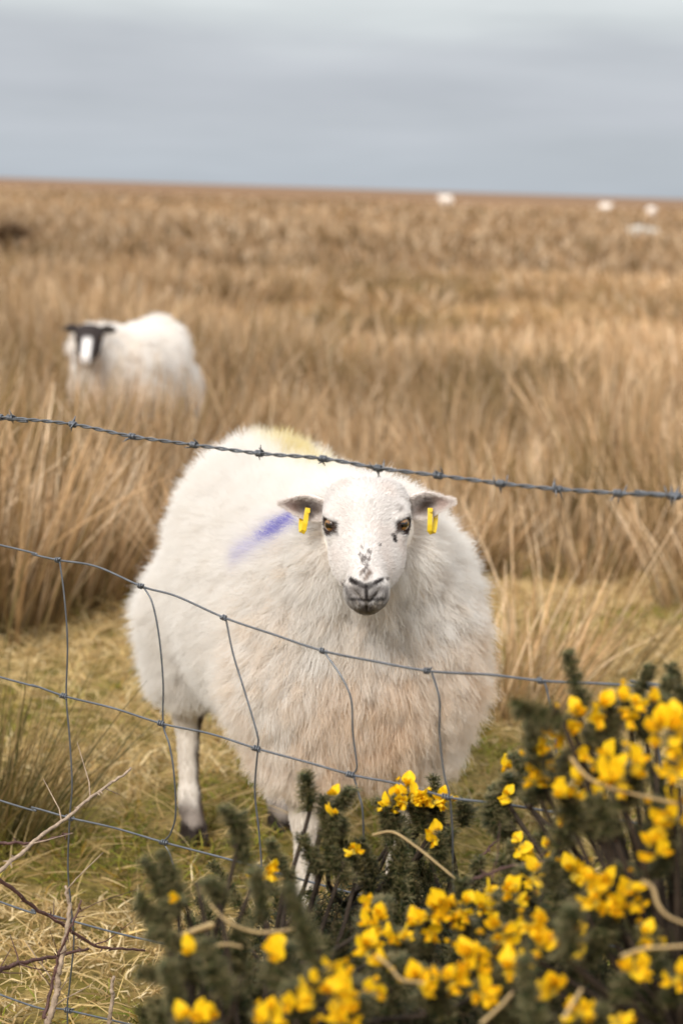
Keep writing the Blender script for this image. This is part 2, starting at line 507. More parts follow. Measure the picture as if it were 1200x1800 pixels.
def rush_field():
    parts = []
    # tussocks: jittered rows that get sparser with distance
    spots = []
    def fill(y0, y1, step, side, extra):
        y = y0
        while y < y1:
            hw = .172 * y * side + extra
            x = -hw
            while x < hw:
                spots.append((x + random.uniform(-.6, .6) * step, y + random.uniform(-1, 1) * step, step))
                x += step * random.uniform(.8, 1.2)
            y += step * random.uniform(.8, 1.05)
    fill(5.9, 11, .40, 1.35, .4); fill(11, 18, .62, 1.3, .4); fill(18, 34, 1.05, 1.2, .5)
    for x, y, st in spots:
        edge = 5.95 + .8 * min(1, max(0, x / .9)) + .18 * math.sin(x * 2.3 + 1) + .14 * math.sin(x * 5.1)
        if y < edge:
            continue
        if abs(x + 1.15) < .4 and abs(y - 10.6) < .65:      # where the far sheep stands
            continue
        nn = float(vnoise(np.array([[x, y, 0]]), 1.1, 8)[0]); n2 = float(vnoise(np.array([[x, y, 0]]), .32, 18)[0])
        if (nn < -.85 and y > 8.5) or (y > 11 and n2 < -.8):
            continue
        h = (.66 + .24 * nn) * random.uniform(.8, 1.15)
        if x < -.95 and y < 8:
            h = max(h, .85)
        if y > 9:
            h *= .92 - .12 * min(1, (y - 9) / 12)
        if -1.75 < x < -.35 and 7.6 < y < 10:
            h = .70 * random.uniform(.85, 1.05)
        if y < 11:
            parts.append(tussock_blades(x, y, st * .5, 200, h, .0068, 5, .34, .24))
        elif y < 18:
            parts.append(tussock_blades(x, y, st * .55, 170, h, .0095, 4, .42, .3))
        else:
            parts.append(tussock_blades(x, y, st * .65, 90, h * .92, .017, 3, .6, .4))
    for x, y, h in ((-1.34, 9.3, .82), (-1.05, 9.35, .78), (-.86, 9.5, .80), (-1.2, 9.15, .76), (-.72, 9.7, .86)):
        parts.append(tussock_blades(x, y, .16, 46, h, .0075, 5, .22, .18))
    v, f, c = join_r(parts)
    obj('rush_field', mesh('rush_field', v, f, M_rush, col=c), label='tall golden brown rushes covering the moor behind the sheep', cat='rushes', kind='stuff')
    parts = []
    n = 52000
    y = 33 * (260 / 33) ** rng.random(n); x = rng.uniform(-1, 1, n) * (.172 * y * 1.15 + 1)
    nn = vnoise(np.c_[x, y, x * 0], .28, 5) + .6 * vnoise(np.c_[x, y * .5, x * 0], .07, 6)
    k = nn > -.35
    x, y, nn = x[k], y[k], nn[k]; n = len(x)
    root = np.c_[x, y, gz(x, y) - .02]
    d = norm(np.c_[rng.normal(0, .35, (n, 2)), np.ones(n)])
    tone = (1 + .22 * vnoise(np.c_[x, y, x * 0], .11, 7))[:, None]
    parts.append(ribbons(root, d, rng.uniform(.25, .55, n) * (1 + .25 * nn), .0011 * y * rng.uniform(.6, 1.6, n) + .015, np.c_[rng.normal(0, .2, (n, 2)), -rng.random(n) * .2], 2,
                         pick(RUSH_B, n) * tone, pick(RUSH_T, n) * tone, taper=.25))
    v, f, c = join_r(parts)
    obj('distant_rushes', mesh('distant_rushes', v, f, M_rush, col=c), label='distant brown rushes and sedge running to the moor horizon', cat='rushes', kind='stuff')
rush_field()

def tussock_thing(name, label, items):
    e = obj(name, None, None, label, 'rush tussock', 'rush tussocks near the fence')
    c0 = np.array([items[0][0], items[0][1], 0.0]); e.location = c0
    v, f, c = join_r([tussock_blades(*a, **k) for *a, k in items])
    o = obj('blades', mesh('blades', v - c0, f, M_rush, col=c), e, kind='stuff')
    return e
gl = G(25, 1500); gr = G(905, 1290); gr2 = G(1010, 1180)
DT = [(150, 122, 82), (112, 92, 54), (86, 76, 44), (178, 148, 104), (70, 66, 38)]
DK = [(76, 70, 36), (60, 58, 30), (96, 84, 40), (112, 92, 50), (84, 80, 38)]
tussock_thing('rush_tussock', 'loose tussock of thin brown green rush stems behind the netting', [
    (gl[0] - .10, gl[1] + .1, .14, 300, .46, .0036, dict(spread=.55, droop=.22, lean=(.10, 0), bases=DK, tips=DT)),
    (gl[0] - .02, gl[1] + .05, .12, 90, .52, .0030, dict(spread=.65, droop=.1, lean=(.16, 0), bases=DK, tips=DT))])
tussock_thing('rush_tussock', 'pale dry rush tussock leaning beside the big sheep fleece', [
    (gr[0] + .02, gr[1] + .25, .18, 300, .46, .0042, dict(spread=.5, droop=.2, lean=(.1, 0))),
    (gr2[0], gr2[1], .22, 80, .62, .0046, dict(spread=.5, droop=.1, lean=(.28, 0)))])

# ------------------------------------------------------------------ sheep
def body_sdf(neck_to, skin=.0):
    def s(p):
        d = ell(p, (-.205, 0, .608), (.185, .155, .236))
        d = smin(d, ell(p, (.0, 0, .575), (.32, .200, .238)), .08)
        d = smin(d, ell(p, (.25, 0, .545), (.205, .200, .240)), .08)
        d = smin(d, cone(p, (.25, 0, .62), neck_to, .18, .085), .08)
        for sy in (-1, 1):
            d = smin(d, cone(p, (-.29, sy * .050, .52), (-.330, sy * .090, .375), .105, .075), .05)
            d = smin(d, cone(p, (.27, sy * .10, .48), (.285, sy * .095, .365), .12, .075), .05)
            # hind: thigh, hock, cannon, fetlock
            y = sy * .10
            d = smin(d, cone(p, (-.30, y, .48), (-.33, y, .33), .10, .045), .05)
            d = smin(d, cone(p, (-.33, y, .34), (-.355, y, .265), .040, .027), .02)
            d = smin(d, cone(p, (-.355, y, .265), (-.335, y, .10), .024, .0175), .02)
            d = smin(d, cone(p, (-.335, y, .10), (-.325, y, .072), .0205, .021), .015)
            d = smin(d, cone(p, (-.325, y, .07), (-.300, y, .034), .019, .024), .015)
            y = sy * .095
            d = smin(d, cone(p, (.28, y, .46), (.28, y, .30), .085, .040), .05)
            d = smin(d, cone(p, (.28, y, .30), (.285, y, .24), .036, .030), .02)
            d = smin(d, cone(p, (.285, y, .24), (.28, y, .095), .025, .0175), .02)
            d = smin(d, cone(p, (.28, y, .095), (.285, y, .07), .0205, .021), .015)
            d = smin(d, cone(p, (.285, y, .07), (.31, y, .034), .019, .024), .015)
        return d - skin
    return s

def head_sdf(p):
    p = p.copy(); p[..., 0] = np.where(p[..., 0] > 0, p[..., 0] / .955, p[..., 0] / .84)
    q = p.copy(); q[..., 1] = np.abs(q[..., 1])
    d = ell(p, (-.035, 0, -.018), (.070, .068, .054))
    d = smin(d, ell(q, (-.055, .030, -.012), (.036, .036, .036)), .02)
    d = smin(d, cone(p, (-.01, 0, -.010), (.128, 0, -.012), .045, .024), .025)
    d = smin(d, cone(p, (.02, 0, -.045), (.135, 0, -.032), .053, .031), .025)
    d = smin(d, cone(p, (-.03, 0, -.075), (.125, 0, -.052), .055, .022), .025)
    d = smin(d, ell(p, (.140, 0, -.026), (.026, .0345, .030)), .014)
    d = smin(d, ell(q, (.142, .013, -.036), (.022, .020, .020)), .008)
    d = smin(d, ell(p, (.134, 0, -.060), (.024, .025, .0165)), .006)
    d = smin(d, ell(q, (.040, .026, -.042), (.055, .034, .036)), .025)
    d = smin(d, ell(q, (-.004, .052, -.012), (.034, .018, .020)), .02)      # brow and cheek bone
    d = smin(d, ell(q, (-.010, .056, .008), (.020, .013, .009)), .012)      # upper lid ridge
    d = smax(d, -ell(q, (.014, .0640, -.004), (.0135, .0145, .0125)), .004)    # eye socket
    d = smax(d, -cone(q, (.167, .0055, -.020), (.156, .0245, -.002), .0030, .0046), .004)   # nostril
    d = smax(d, -cone(p, (.170, 0, -.022), (.164, 0, -.044), .0022, .0022), .003)           # philtrum
    return d

def cam_head_uw(p, tilt):
    """face seen square on: u sideways, w down from the eye line"""
    return p[..., 1], (.759 * p[..., 0] - .655 * p[..., 2]) / .955

WHITE = lin(244, 240, 236); 
def face_colour(p):
    u, w = cam_head_uw(p, 0)
    c = np.ones((len(p), 3)) * lin(231, 226, 222)
    n1 = vnoise(p, 420, 21); n2 = vnoise(p, 160, 22); n3 = vnoise(p, 70, 23)
    def put(mask, col):
        nonlocal c
        mask = np.clip(mask, 0, 1)[:, None]
        c = c * (1 - mask) + np.asarray(col) * mask
    front = sstep(-.03, .0, p[:, 0] + .0)
    put(.30 * sstep(.2, 1.2, n3), lin(226, 208, 196))
    grey = lin(96, 90, 88); dark = lin(38, 31, 31)
    # muzzle: grey with a white margin
    mz = sstep(.104, .116, w) * sstep(.040, .031, np.abs(u) + .002 * n2) * front
    put(mz * (.70 + .22 * n1), grey)
    put(mz * sstep(.128, .145, w) * sstep(.3, 1.0, n1) * .7, lin(222, 212, 204))
    # nose leather: a dark V
    yv = .112 - .50 * np.maximum(np.abs(u) - .004, 0)
    nos = sstep(.006, .018, np.abs(u))
    put(sstep(.0075, .0025, np.abs(w - yv) + .0014 * n1 + .0010 * n2) * sstep(.0300, .024, np.abs(u)) * front * (.78 + .2 * nos), dark)
    put(sstep(.0035, .0015, np.abs(u)) * sstep(.108, .112, w) * sstep(.139, .134, w) * front * .85, dark)
    put(sstep(.0042, .0008, np.abs(w - (.136 - 2.0 * u * u)) + .0007 * n1) * sstep(.036, .024, np.abs(u)) * front * .8, dark)
    put(sstep(.014, .004, np.hypot(u * .8, w - .152)) * .75 * front, lin(84, 74, 70))
    # grey mottle above the nose, specks on the bridge
    put(sstep(.013, .006, np.hypot(u, (w - .093) * .8)) * (.55 + .5 * n1) * front, lin(128, 110, 98))
    for su, sw, r in ((-.006, .050, .0042), (.004, .058, .0030), (-.009, .062, .0028), (-.004, .070, .0040), (.003, .071, .0026), (.009, .074, .0022), (0, .079, .004),
                      (-.004, .086, .0025), (-.035, .104, .0028), (-.036, .112, .0025), (.033, .1, .002), (.020, .045, .0015), (.042, .028, .0025)):
        put(sstep(r * 1.25, r * .6, np.hypot(u - su, w - sw) + .0022 * n1) * front * .75, lin(84, 70, 64))
    put(sstep(1.3, .7, np.hypot((u - .0445 - .25 * (w - .035)) / .0032, (w - .035) / .0075)) * front, lin(40, 30, 30))
    # dark rims and tear lines
    a = np.abs(u)
    e = np.hypot((p[:, 0] - .012) * .85, p[:, 2] + .004); side = sstep(.042, .048, a)
    put(sstep(.0185, .0135, e + .0015 * n2) * side, lin(52, 40, 36))
    put(sstep(.0045, .002, np.abs(a - (.052 - .28 * (w - .01)))) * sstep(.006, .012, w) * sstep(.034, .02, w) * .8, lin(88, 72, 64))
    put(sstep(.010, .004, np.hypot(a - .052, w + .018)) * (u > 0) * (.5 + .4 * n1), lin(120, 106, 98))
    return c

def leg_colour(p):
    """short coat of the legs: white with a brown grey left side and dark feet"""
    z = p[:, 2]; n = vnoise(p, 130, 31)
    c = np.ones((len(p), 3)) * lin(232, 224, 214)
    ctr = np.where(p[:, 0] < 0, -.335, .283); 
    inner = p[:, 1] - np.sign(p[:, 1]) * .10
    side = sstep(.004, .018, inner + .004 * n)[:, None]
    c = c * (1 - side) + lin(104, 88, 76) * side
    ft = (sstep(.105, .06, z + .012 * n) * .85)[:, None]
    c = c * (1 - ft) + lin(112, 98, 88) * ft
    ft = sstep(.05, .03, z + .008 * n)[:, None]
    c = c * (1 - ft) + lin(50, 40, 36) * ft
    return c

def fleece_mask(p):
    """1 where long wool grows (body without legs)"""
    n = .012 * vnoise(p, 40, 41)
    leg_f = sstep(.295, .33, p[:, 2] + n)
    return leg_f

def build_sheep(name, label, group, loc, phi, head_o, head_yaw, head_pitch, head_roll, rb, rh, nwool, nface, wool_r, hero=True, face='white', neck_in=.07):
    """body x forward; phi = heading from -Y towards +X. head_o = world point between the eyes"""
    root = obj(name, None, None, label, 'sheep', group)
    root.location = loc; root.rotation_euler = (0, 0, phi - math.pi / 2)
    hx_ = np.array([math.sin(phi), -math.cos(phi), 0]); ly_ = np.array([math.cos(phi), math.sin(phi), 0])
    B = np.stack([hx_, ly_, [0, 0, 1]], 0)              # rows: local axes in world
    to_l = lambda w: (np.asarray(w) - loc) @ B.T
    ho = to_l(head_o)
    # head axes in body-local space
    cy, sy_ = math.cos(head_yaw), math.sin(head_yaw)
    fx = np.array([cy, sy_, 0]); lf = np.array([-sy_, cy, 0]); up = np.array([0, 0, 1.0])
    hx = fx * math.cos(head_pitch) - up * math.sin(head_pitch); hz = fx * math.sin(head_pitch) + up * math.cos(head_pitch)
    hy = lf
    cr_, sr_ = math.cos(head_roll), math.sin(head_roll)
    hy, hz = hy * cr_ + hz * sr_, hz * cr_ - hy * sr_
    HB = np.stack([hx, hy, hz], 0)
    h2l = lambda p: ho + p @ HB
    neck = h2l(np.array([-.055, 0, -.115]))
    bv, bf = nets(body_sdf(neck), (-.62, -.36, .005), (.72, .36, 1.02), rb)
    bn = vnormals(bv, bf)
    fm = fleece_mask(bv)
    cream = lin(244, 236, 226)
    bc = fm[:, None] * cream + (1 - fm[:, None]) * leg_colour(bv)
    hv, hf = nets(head_sdf, (-.13, -.10, -.15), (.185, .10, .065), rh)
    hn = vnormals(hv, hf)
    if face == 'white':
        hc = face_colour(hv)
    else:
        u, w = cam_head_uw(hv, 0)
        st = (sstep(.030, .018, np.abs(u)) * sstep(-.01, .03, w))[:, None]
        hc = lin(52, 44, 42) * (1 - st) + lin(232, 226, 222) * st
    hvl = h2l(hv); hnl = hn @ HB
    v = np.vstack([bv, hvl]); f = np.vstack([bf, hf + len(bv)]); c = np.vstack([bc, hc])
    obj('body', mesh('body', v, f.copy(), M_skin, smooth=True, col=c), root)

    # ---------- wool: locks of fibres
    nl = max(400, nwool // 60)
    lp, ln_ = scatter(bv, bf, bn, nl, fm)
    down = np.array([0, 0, -1.0]); back = np.array([-1.0, 0, 0])
    def comb(p, n):
        chest = sstep(.12, .40, p[:, 0])[:, None]
        sidew = sstep(.80, .62, p[:, 2])[:, None]
        t = down * (.25 + .50 * sidew + .25 * chest) + back * (.20 - .2 * chest)
        return t - n * (t * n).sum(1, keepdims=True)
    chest_l = sstep(.10, .36, lp[:, 0])
    ld = norm(ln_ * (1.0 - .25 * chest_l[:, None]) + comb(lp, ln_) * .95 + rng.normal(0, .22, lp.shape))
    ll = rng.uniform(.034, .066, nl) * (1 + .12 * chest_l)
    ll *= 1 - .35 * sstep(.80, .86, lp[:, 2]) * sstep(.15, .35, lp[:, 0])
    ll *= 1 - .3 * sstep(.38, .31, lp[:, 2])
    lph = rng.uniform(0, 6.28, nl); lwv = norm(rng.normal(0, 1, lp.shape))
    sp, sn = scatter(bv, bf, bn, nwool, fm)
    # bare around the face: no wool in front of the ears / on the head volume
    hl = (sp - ho) @ HB.T
    keep = ~((hl[:, 0] > -.075) & (np.abs(hl[:, 1]) < .085) & (hl[:, 2] > -.085) & (hl[:, 2] < .1))
    sp, sn = sp[keep], sn[keep]
    kd = KDTree(nl)
    for q in range(nl):
        kd.insert(lp[q], q)
    kd.balance()
    li = np.fromiter((kd.find(q)[1] for q in sp), int, len(sp))
    K = 7
    t = np.linspace(0, 1, K)[None, :, None]
    n = len(sp)
    own = norm(sn + comb(sp, sn) * .9 + rng.normal(0, .30, sp.shape))
    tip_l = lp[li] + ld[li] * ll[li][:, None]
    Ls = ll[li] * rng.uniform(.62, 1.12, n)
    p_own = sp[:, None] + own[:, None] * Ls[:, None, None] * t
    ch_s = sstep(.05, .30, sp[:, 0])
    clump = (rng.uniform(.05, .40, n) + .32 * ch_s)[:, None, None] * t ** 1.3
    tipd = tip_l + (sp - lp[li]) * .35
    p_clump = sp[:, None] + (tipd - sp)[:, None] * t * (Ls / ll[li])[:, None, None]
    pts = p_own * (1 - clump) + p_clump * clump
    wave = np.sin(t * (7 + 3 * rng.random((n, 1, 1))) + lph[li][:, None, None]) * (.0022 + .0034 * ch_s)[:, None, None] * t
    pts = pts + lwv[li][:, None] * wave + rng.normal(0, .0016, (n, 1, 3)) * t + rng.normal(0, .0011, (n, K, 3)) * t
    stray = rng.random(n) < .05
    pts[stray] += (sn[stray] * rng.uniform(.0, .014, (stray.sum(), 1)))[:, None] * t ** 2
    # colours of the wool fibres: cream, more tan low on the chest, spray marks
    nA = vnoise(sp, 22, 51); nL = rng.normal(0, 1, nl)[li]
    base = np.ones((n, 3)) * lin(246, 243, 239)
    chest_tan = np.clip(sstep(.0, .42, sp[:, 0]) * sstep(.74, .50, sp[:, 2]) * (.50 + .30 * nA) + .10 * nL * sstep(.1, .3, sp[:, 0]) + .05 * nL, 0, .85)[:, None]
    base = base * (1 - chest_tan) + lin(246, 225, 200) * chest_tan
    col = np.repeat(base[:, None], K, 1)
    rootc = np.array(lin(248, 242, 235))
    col = col * (.35 + .65 * t ** .6) + rootc * (1 - (.35 + .65 * t ** .6))
    if hero:
        wp = pts[:, -1] @ B + loc                       # spray marks are placed by where they sit on the flank
        rel = wp - CAM; dd = rel @ FWD; ix = 600 + F * (rel @ RT) / dd; iy = 900 - F * (rel @ UP) / dd
        sx = np.clip((ix - 395) / 110, 0, 1)
        cyl = 985 - 80 * sx ** .8
        flank = sp[:, 1] < .02
        bm = np.exp(-((iy - cyl) / (10 + 10 * (1 - sx))) ** 2) * sstep(385, 410, ix) * sstep(515, 500, ix) * (.30 + .7 * sstep(.35, .75, sx)) * flank
        bm = np.clip(bm * (1 + .35 * rng.normal(0, 1, n)), 0, 1)[:, None, None] * (.2 + .8 * t)
        col = col * (1 - bm) + lin(74, 70, 205) * bm
        ym = sstep(.06, .0, np.abs(sp[:, 1] - .03)) * sstep(.74, .82, sp[:, 2]) * sstep(-.42, -.34, sp[:, 0]) * sstep(.10, -.10, sp[:, 0])
        ym = np.clip(ym * .8 * (1 + .3 * rng.normal(0, 1, n)), 0, 1)[:, None, None] * t ** 1.2
        col = col * (1 - ym) + lin(226, 206, 110) * ym
        pk = np.clip(sstep(.12, .02, np.linalg.norm(sp - h2l(np.array([-.16, .03, .03])), axis=1)) * .15, 0, 1)[:, None, None]
        col = col * (1 - pk) + lin(244, 214, 214) * pk
    rr = wool_r * (1.0 - .72 * np.linspace(0, 1, K) ** 1.5)[None] * rng.uniform(.7, 1.2, (n, 1))
    hair('fleece', pts, rr, col, M_wool, root)

    # ---------- short coat on face and legs
    if nface:
        hw = np.ones(len(hv)); qa = np.abs(hv[:, 1])
        eye = np.sqrt((hv[:, 0] - .012) ** 2 + (qa - .063) ** 2 + (hv[:, 2] + .004) ** 2)
        hw *= sstep(.0145, .0175, eye)
        hw *= .15 + .85 * sstep(-.11, -.06, hv[:, 0])
        fp, fn = scatter(hv, hf, hn, nface, hw)
        fc = face_colour(fp)
        flow = np.zeros_like(fp); flow[:, 0] = -.55; flow[:, 1] = np.sign(fp[:, 1]) * .45 * sstep(0, .03, np.abs(fp[:, 1])); flow[:, 2] = -.25
        lowm = sstep(.09, .13, fp[:, 0])[:, None]
        flow = flow * (1 - lowm) + np.array([.3, 0, -.6]) * lowm
        flow = flow - fn * (flow * fn).sum(1, keepdims=True)
        d = norm(fn * .38 + norm(flow) * .9 + rng.normal(0, .16, fp.shape))
        L = rng.uniform(.005, .010, nface) * (1 - .5 * sstep(.10, .14, fp[:, 0]))
        L *= 1 + 1.3 * sstep(-.025, -.07, fp[:, 0]) + .7 * sstep(-.03, -.07, fp[:, 2])
        t4 = np.linspace(0, 1, 4)[None, :, None]
        fpts = fp[:, None] + d[:, None] * L[:, None, None] * t4 - fn[:, None] * (L * .25)[:, None, None] * t4 ** 2
        fpts = h2l(fpts.reshape(-1, 3)).reshape(fpts.shape)
        # legs
        nlg = nface // 2
        lgp, lgn = scatter(bv, bf, bn, nlg, (1 - fm) * (bv[:, 2] > .03))
        dl = norm(lgn * .35 + down * .9 + rng.normal(0, .15, lgp.shape))
        Ll = rng.uniform(.006, .012, nlg)
        lpts = lgp[:, None] + dl[:, None] * Ll[:, None, None] * t4
        allp = np.concatenate([fpts, lpts]); allc = np.concatenate([fc, leg_colour(lgp)])
        ew = earw = None
        rads = .00042 * (1 - .7 * np.linspace(0, 1, 4))[None]
        hair('short_coat', allp, rads, np.repeat((allc * rng.normal(1, .05, (len(allc), 1)))[:, None], 4, 1), M_coat, root)

    # ---------- eyes
    for sgn in (-1, 1):
        nu, nv = 24, 24
        gaze = norm(np.array([.72, sgn * .52, .46])) if hero else np.array([.3, sgn * .9, .1])
        upv = norm(np.array([-.6, 0, .8])); upv = norm(upv - gaze * (upv @ gaze)); sd = np.cross(upv, gaze)
        th = np.linspace(0, math.pi, nv + 1); ph = np.linspace(0, 2 * math.pi, nu, endpoint=False)
        loc_ = np.stack([np.cos(th)[:, None] * np.ones(nu), np.sin(th)[:, None] * np.cos(ph), np.sin(th)[:, None] * np.sin(ph)], -1).reshape(-1, 3)
        bulge = 1 + .05 * np.exp(-(np.arccos(np.clip(loc_[:, 0], -1, 1)) / .5) ** 4)
        er = .0162
        ev = np.array([.004, sgn * .0550, -.006]) + er * bulge[:, None] * (loc_[:, :1] * gaze + loc_[:, 1:2] * sd + loc_[:, 2:] * upv)
        r_ = np.hypot(loc_[:, 1], loc_[:, 2]); frontm = loc_[:, 0] > 0
        ec = np.ones((len(ev), 3)) * lin(24, 17, 14)
        iris = frontm & (r_ < .66)
        ec[iris] = lin(150, 104, 50)
        pup = frontm & (loc_[:, 2] > -.20) & (loc_[:, 2] < .34) & (np.abs(loc_[:, 1]) < .58)
        ec[pup] = lin(10, 8, 8)
        ii = np.arange(nv)[:, None] * nu; jj = np.arange(nu)[None]; jn = (jj + 1) % nu
        ef = np.stack([ii + jj, ii + jn, ii + nu + jn, ii + nu + jj], -1).reshape(-1, 4)
        obj('eye', mesh('eye', h2l(ev), ef.copy(), M_eye, smooth=True, col=ec), root)

    # ---------- hooves (two claws each)
    for lx, lyy in ((-.29, -.10), (-.29, .10), (.32, -.095), (.32, .095)):
        parts = []
        for s2 in (-1, 1):
            prof = [(-.030, .016, .040), (-.012, .0175, .046), (.010, .016, .038), (.030, .009, .020)]
            vv = []
            for x, w, h in prof:
                yy = s2 * .0135
                vv += [(lx + x, lyy + yy - w * .8, 0), (lx + x, lyy + yy + w * .8, 0), (lx + x - .006, lyy + yy + w * .6, h), (lx + x - .006, lyy + yy - w * .6, h)]
            ff = [[0, 1, 2, 3][::-1], [12, 13, 14, 15]]
            for k in range(3):
                for q in range(4):
                    ff.append([k * 4 + q, k * 4 + (q + 1) % 4, k * 4 + 4 + (q + 1) % 4, k * 4 + 4 + q])
            parts.append((np.array(vv), ff))
        vv, ff = merge(parts)
        vv[:, 2] += .0
        o = obj('hoof', mesh('hoof', vv, ff, M_hoof), root)
    return root, to_l, h2l, HB, ho, B

SLOC = np.array([-.075, 3.83, 0.0]); PHI = math.atan2(.25, .55)
HEAD_D = 3.34
head_o = P(644, 913, HEAD_D)
big = build_sheep('sheep', 'big woolly white sheep with yellow ear tags and a blue flank stripe', None, SLOC, PHI, head_o,
                  -PHI + R(1), R(40), R(3.5), .0085, .0026, 430000, 70000, .00036)
sroot, to_l, h2l, HB, ho, SB = big

def ear(base, tip, hw, d0, cup, back, sgn):
    """outer ear from its outline in the photograph; concave towards the front, 4 mm thick"""
    ns, ntt = 16, 11
    s = np.linspace(0, 1, ns); t = np.linspace(-1, 1, ntt)
    ks = np.linspace(0, 1, len(hw)); hwv = np.interp(s, ks, hw)
    front = np.zeros((ns, ntt, 3))
    for a in range(ns):
        cx = base[0] + (tip[0] - base[0]) * s[a]; cy = base[1] + (tip[1] - base[1]) * s[a]
        for b in range(ntt):
            d = d0 + back * s[a] + cup * (1 - t[b] ** 2) * math.sin(math.pi * min(1, .25 + s[a] * .75)) - .006 * (t[b] > .5) * (1 - s[a])
            front[a, b] = P(cx, cy + t[b] * hwv[a], d)
    fr = to_l(front.reshape(-1, 3)).reshape(front.shape)
    du = np.gradient(fr, axis=0); dv = np.gradient(fr, axis=1)
    nn = norm(np.cross(dv, du)); 
    camdir = to_l(CAM) - fr; 
    nn *= np.sign((nn * camdir).sum(-1, keepdims=True)) 
    edge = (1 - np.abs(t)[None, :] ** 4) * (1 - s[:, None] ** 6)
    bk = fr - nn * (.0012 + .0035 * edge[..., None])
    v = np.vstack([fr.reshape(-1, 3), bk.reshape(-1, 3)]); N = ns * ntt
    f = []
    for a in range(ns - 1):
        for b in range(ntt - 1):
            q = [a * ntt + b, a * ntt + b + 1, (a + 1) * ntt + b + 1, (a + 1) * ntt + b]
            f.append(q); f.append([x + N for x in q[::-1]])
    ring = [(0, b) for b in range(ntt)] + [(a, ntt - 1) for a in range(1, ns)] + [(ns - 1, b) for b in range(ntt - 2, -1, -1)] + [(a, 0) for a in range(ns - 2, 0, -1)]
    ring = [a * ntt + b for a, b in ring]
    for k in range(len(ring)):
        x, y = ring[k], ring[(k + 1) % len(ring)]
        f.append([x, x + N, y + N, y])
    S, T = np.meshgrid(s, t, indexing='ij')
    inner = sstep(1.0, .55, np.abs(T)) * sstep(1.02, .6, S) * sstep(-.1, .15, S)
    blot = .55 + .3 * vnoise(fr.reshape(-1, 3), 120, 61).reshape(S.shape)
    m_ = np.clip(inner * blot, 0, 1)[..., None]
    cc = lin(236, 228, 222) * (1 - m_) + lin(126, 104, 92) * m_
    pink = (np.clip(inner * sstep(.45, .8, S) * .5, 0, 1))[..., None]
    cc = cc * (1 - pink) + lin(206, 170, 158) * pink
    dk = (np.clip(sstep(.28, .05, np.hypot((S - .36) * 1.0, (T + .15) * .35)), 0, 1) * .7)[..., None]
    cc = cc * (1 - dk) + lin(66, 52, 46) * dk
    c = np.vstack([cc.reshape(-1, 3), np.ones((N, 3)) * lin(230, 222, 214)])
    e = obj('ear', mesh('ear', v, f, M_skin, smooth=True, col=c), sroot)
    # coat of the ear
    fq = np.array([q for q in f if max(q) < N and len(q) == 4])
    n_ = 5200
    vn = nn.reshape(-1, 3)
    tri = fq; a_ = rng.integers(0, len(tri), n_); uu, vv2 = rng.random((2, n_, 1))
    A = lambda arr: (arr[tri[a_, 0]] * (1 - uu) * (1 - vv2) + arr[tri[a_, 1]] * (1 - uu) * vv2 + arr[tri[a_, 2]] * uu * vv2 + arr[tri[a_, 3]] * uu * (1 - vv2))
    pp = A(fr.reshape(-1, 3)); n0 = norm(A(vn)); c0 = A(cc.reshape(-1, 3))
    outd = norm(to_l(P(tip[0], tip[1], d0)) - to_l(P(base[0], base[1], d0)))
    dd = norm(n0 * .30 + outd * .8 + rng.normal(0, .28, pp.shape))
    L = rng.uniform(.004, .010, n_); t4 = np.linspace(0, 1, 4)[None, :, None]
    hair('ear_coat', pp[:, None] + dd[:, None] * L[:, None, None] * t4, .0004 * (1 - .7 * np.linspace(0, 1, 4))[None], np.repeat((c0 * rng.normal(1, .07, (n_, 1)))[:, None], 4, 1), M_coat, e)
    return e
ear((574, 898), (493, 885), (17, 21, 22.5, 21.5, 17, 10, 2), HEAD_D + .035, .016, .012, -1)
ear((716, 893), (795, 882), (19, 23, 24.5, 22, 17, 11, 4), HEAD_D + .035, .016, .012, 1)

def strap(path, w, th):
    """flat plastic strip along a path of points"""
    p = np.asarray(path); k = len(p)
    t = norm(np.gradient(p, axis=0)); side = norm(np.cross(t, np.array([0.0, 1, .1]))) 
    side = np.where(np.abs(side @ RT)[:, None] > .3, side, RT); side *= np.sign(side @ RT)[:, None]
    n = norm(np.cross(t, side))
    v = np.stack([p - side * w / 2 - n * th / 2, p + side * w / 2 - n * th / 2, p + side * w / 2 + n * th / 2, p - side * w / 2 + n * th / 2], 1).reshape(-1, 3)
    f = [[0, 1, 2, 3], [(k - 1) * 4 + q for q in (3, 2, 1, 0)]]
    for a in range(k - 1):
        for q in range(4):
            f.append([a * 4 + q, a * 4 + (q + 1) % 4, a * 4 + 4 + (q + 1) % 4, a * 4 + 4 + q])
    return v, f

for path, pin in (([(541, 893, -.010), (538.5, 905, -.012), (536.5, 920, -.012), (534, 932, -.010), (531.5, 936, -.005), (529.5, 934, .001), (529, 926, .006), (529.5, 914, .012), (531, 904, .016)], (542, 899)),
                  ([(755.5, 893, -.010), (755.5, 906, -.012), (755, 922, -.012), (754.5, 933, -.010), (757.5, 936.5, -.006), (762, 935, .000), (763.5, 927, .004), (765, 914, .010), (765, 905, .014)], (757, 897))):
    pts = spline([to_l(P(x, y, HEAD_D + .036 + d)) for x, y, d in path], 30)
    v1, f1 = strap(pts @ np.eye(3), .0086, .0022) if False else strap(np.array([P(x, y, HEAD_D + .036 + d) for x, y, d in path]), .0084, .0022)
    v1 = to_l(v1)
    o = obj('ear_tag', mesh('ear_tag', v1, f1, M_tag), sroot)
    b_ = o.modifiers.new('bevel', 'BEVEL'); b_.width = .0006; b_.segments = 2
    v2, f2 = tube(to_l(np.array([P(*pin, HEAD_D + .018), P(*pin, HEAD_D + .05)])), .0032, 10)
    obj('pin', mesh('pin', v2, f2, M_tag), o)

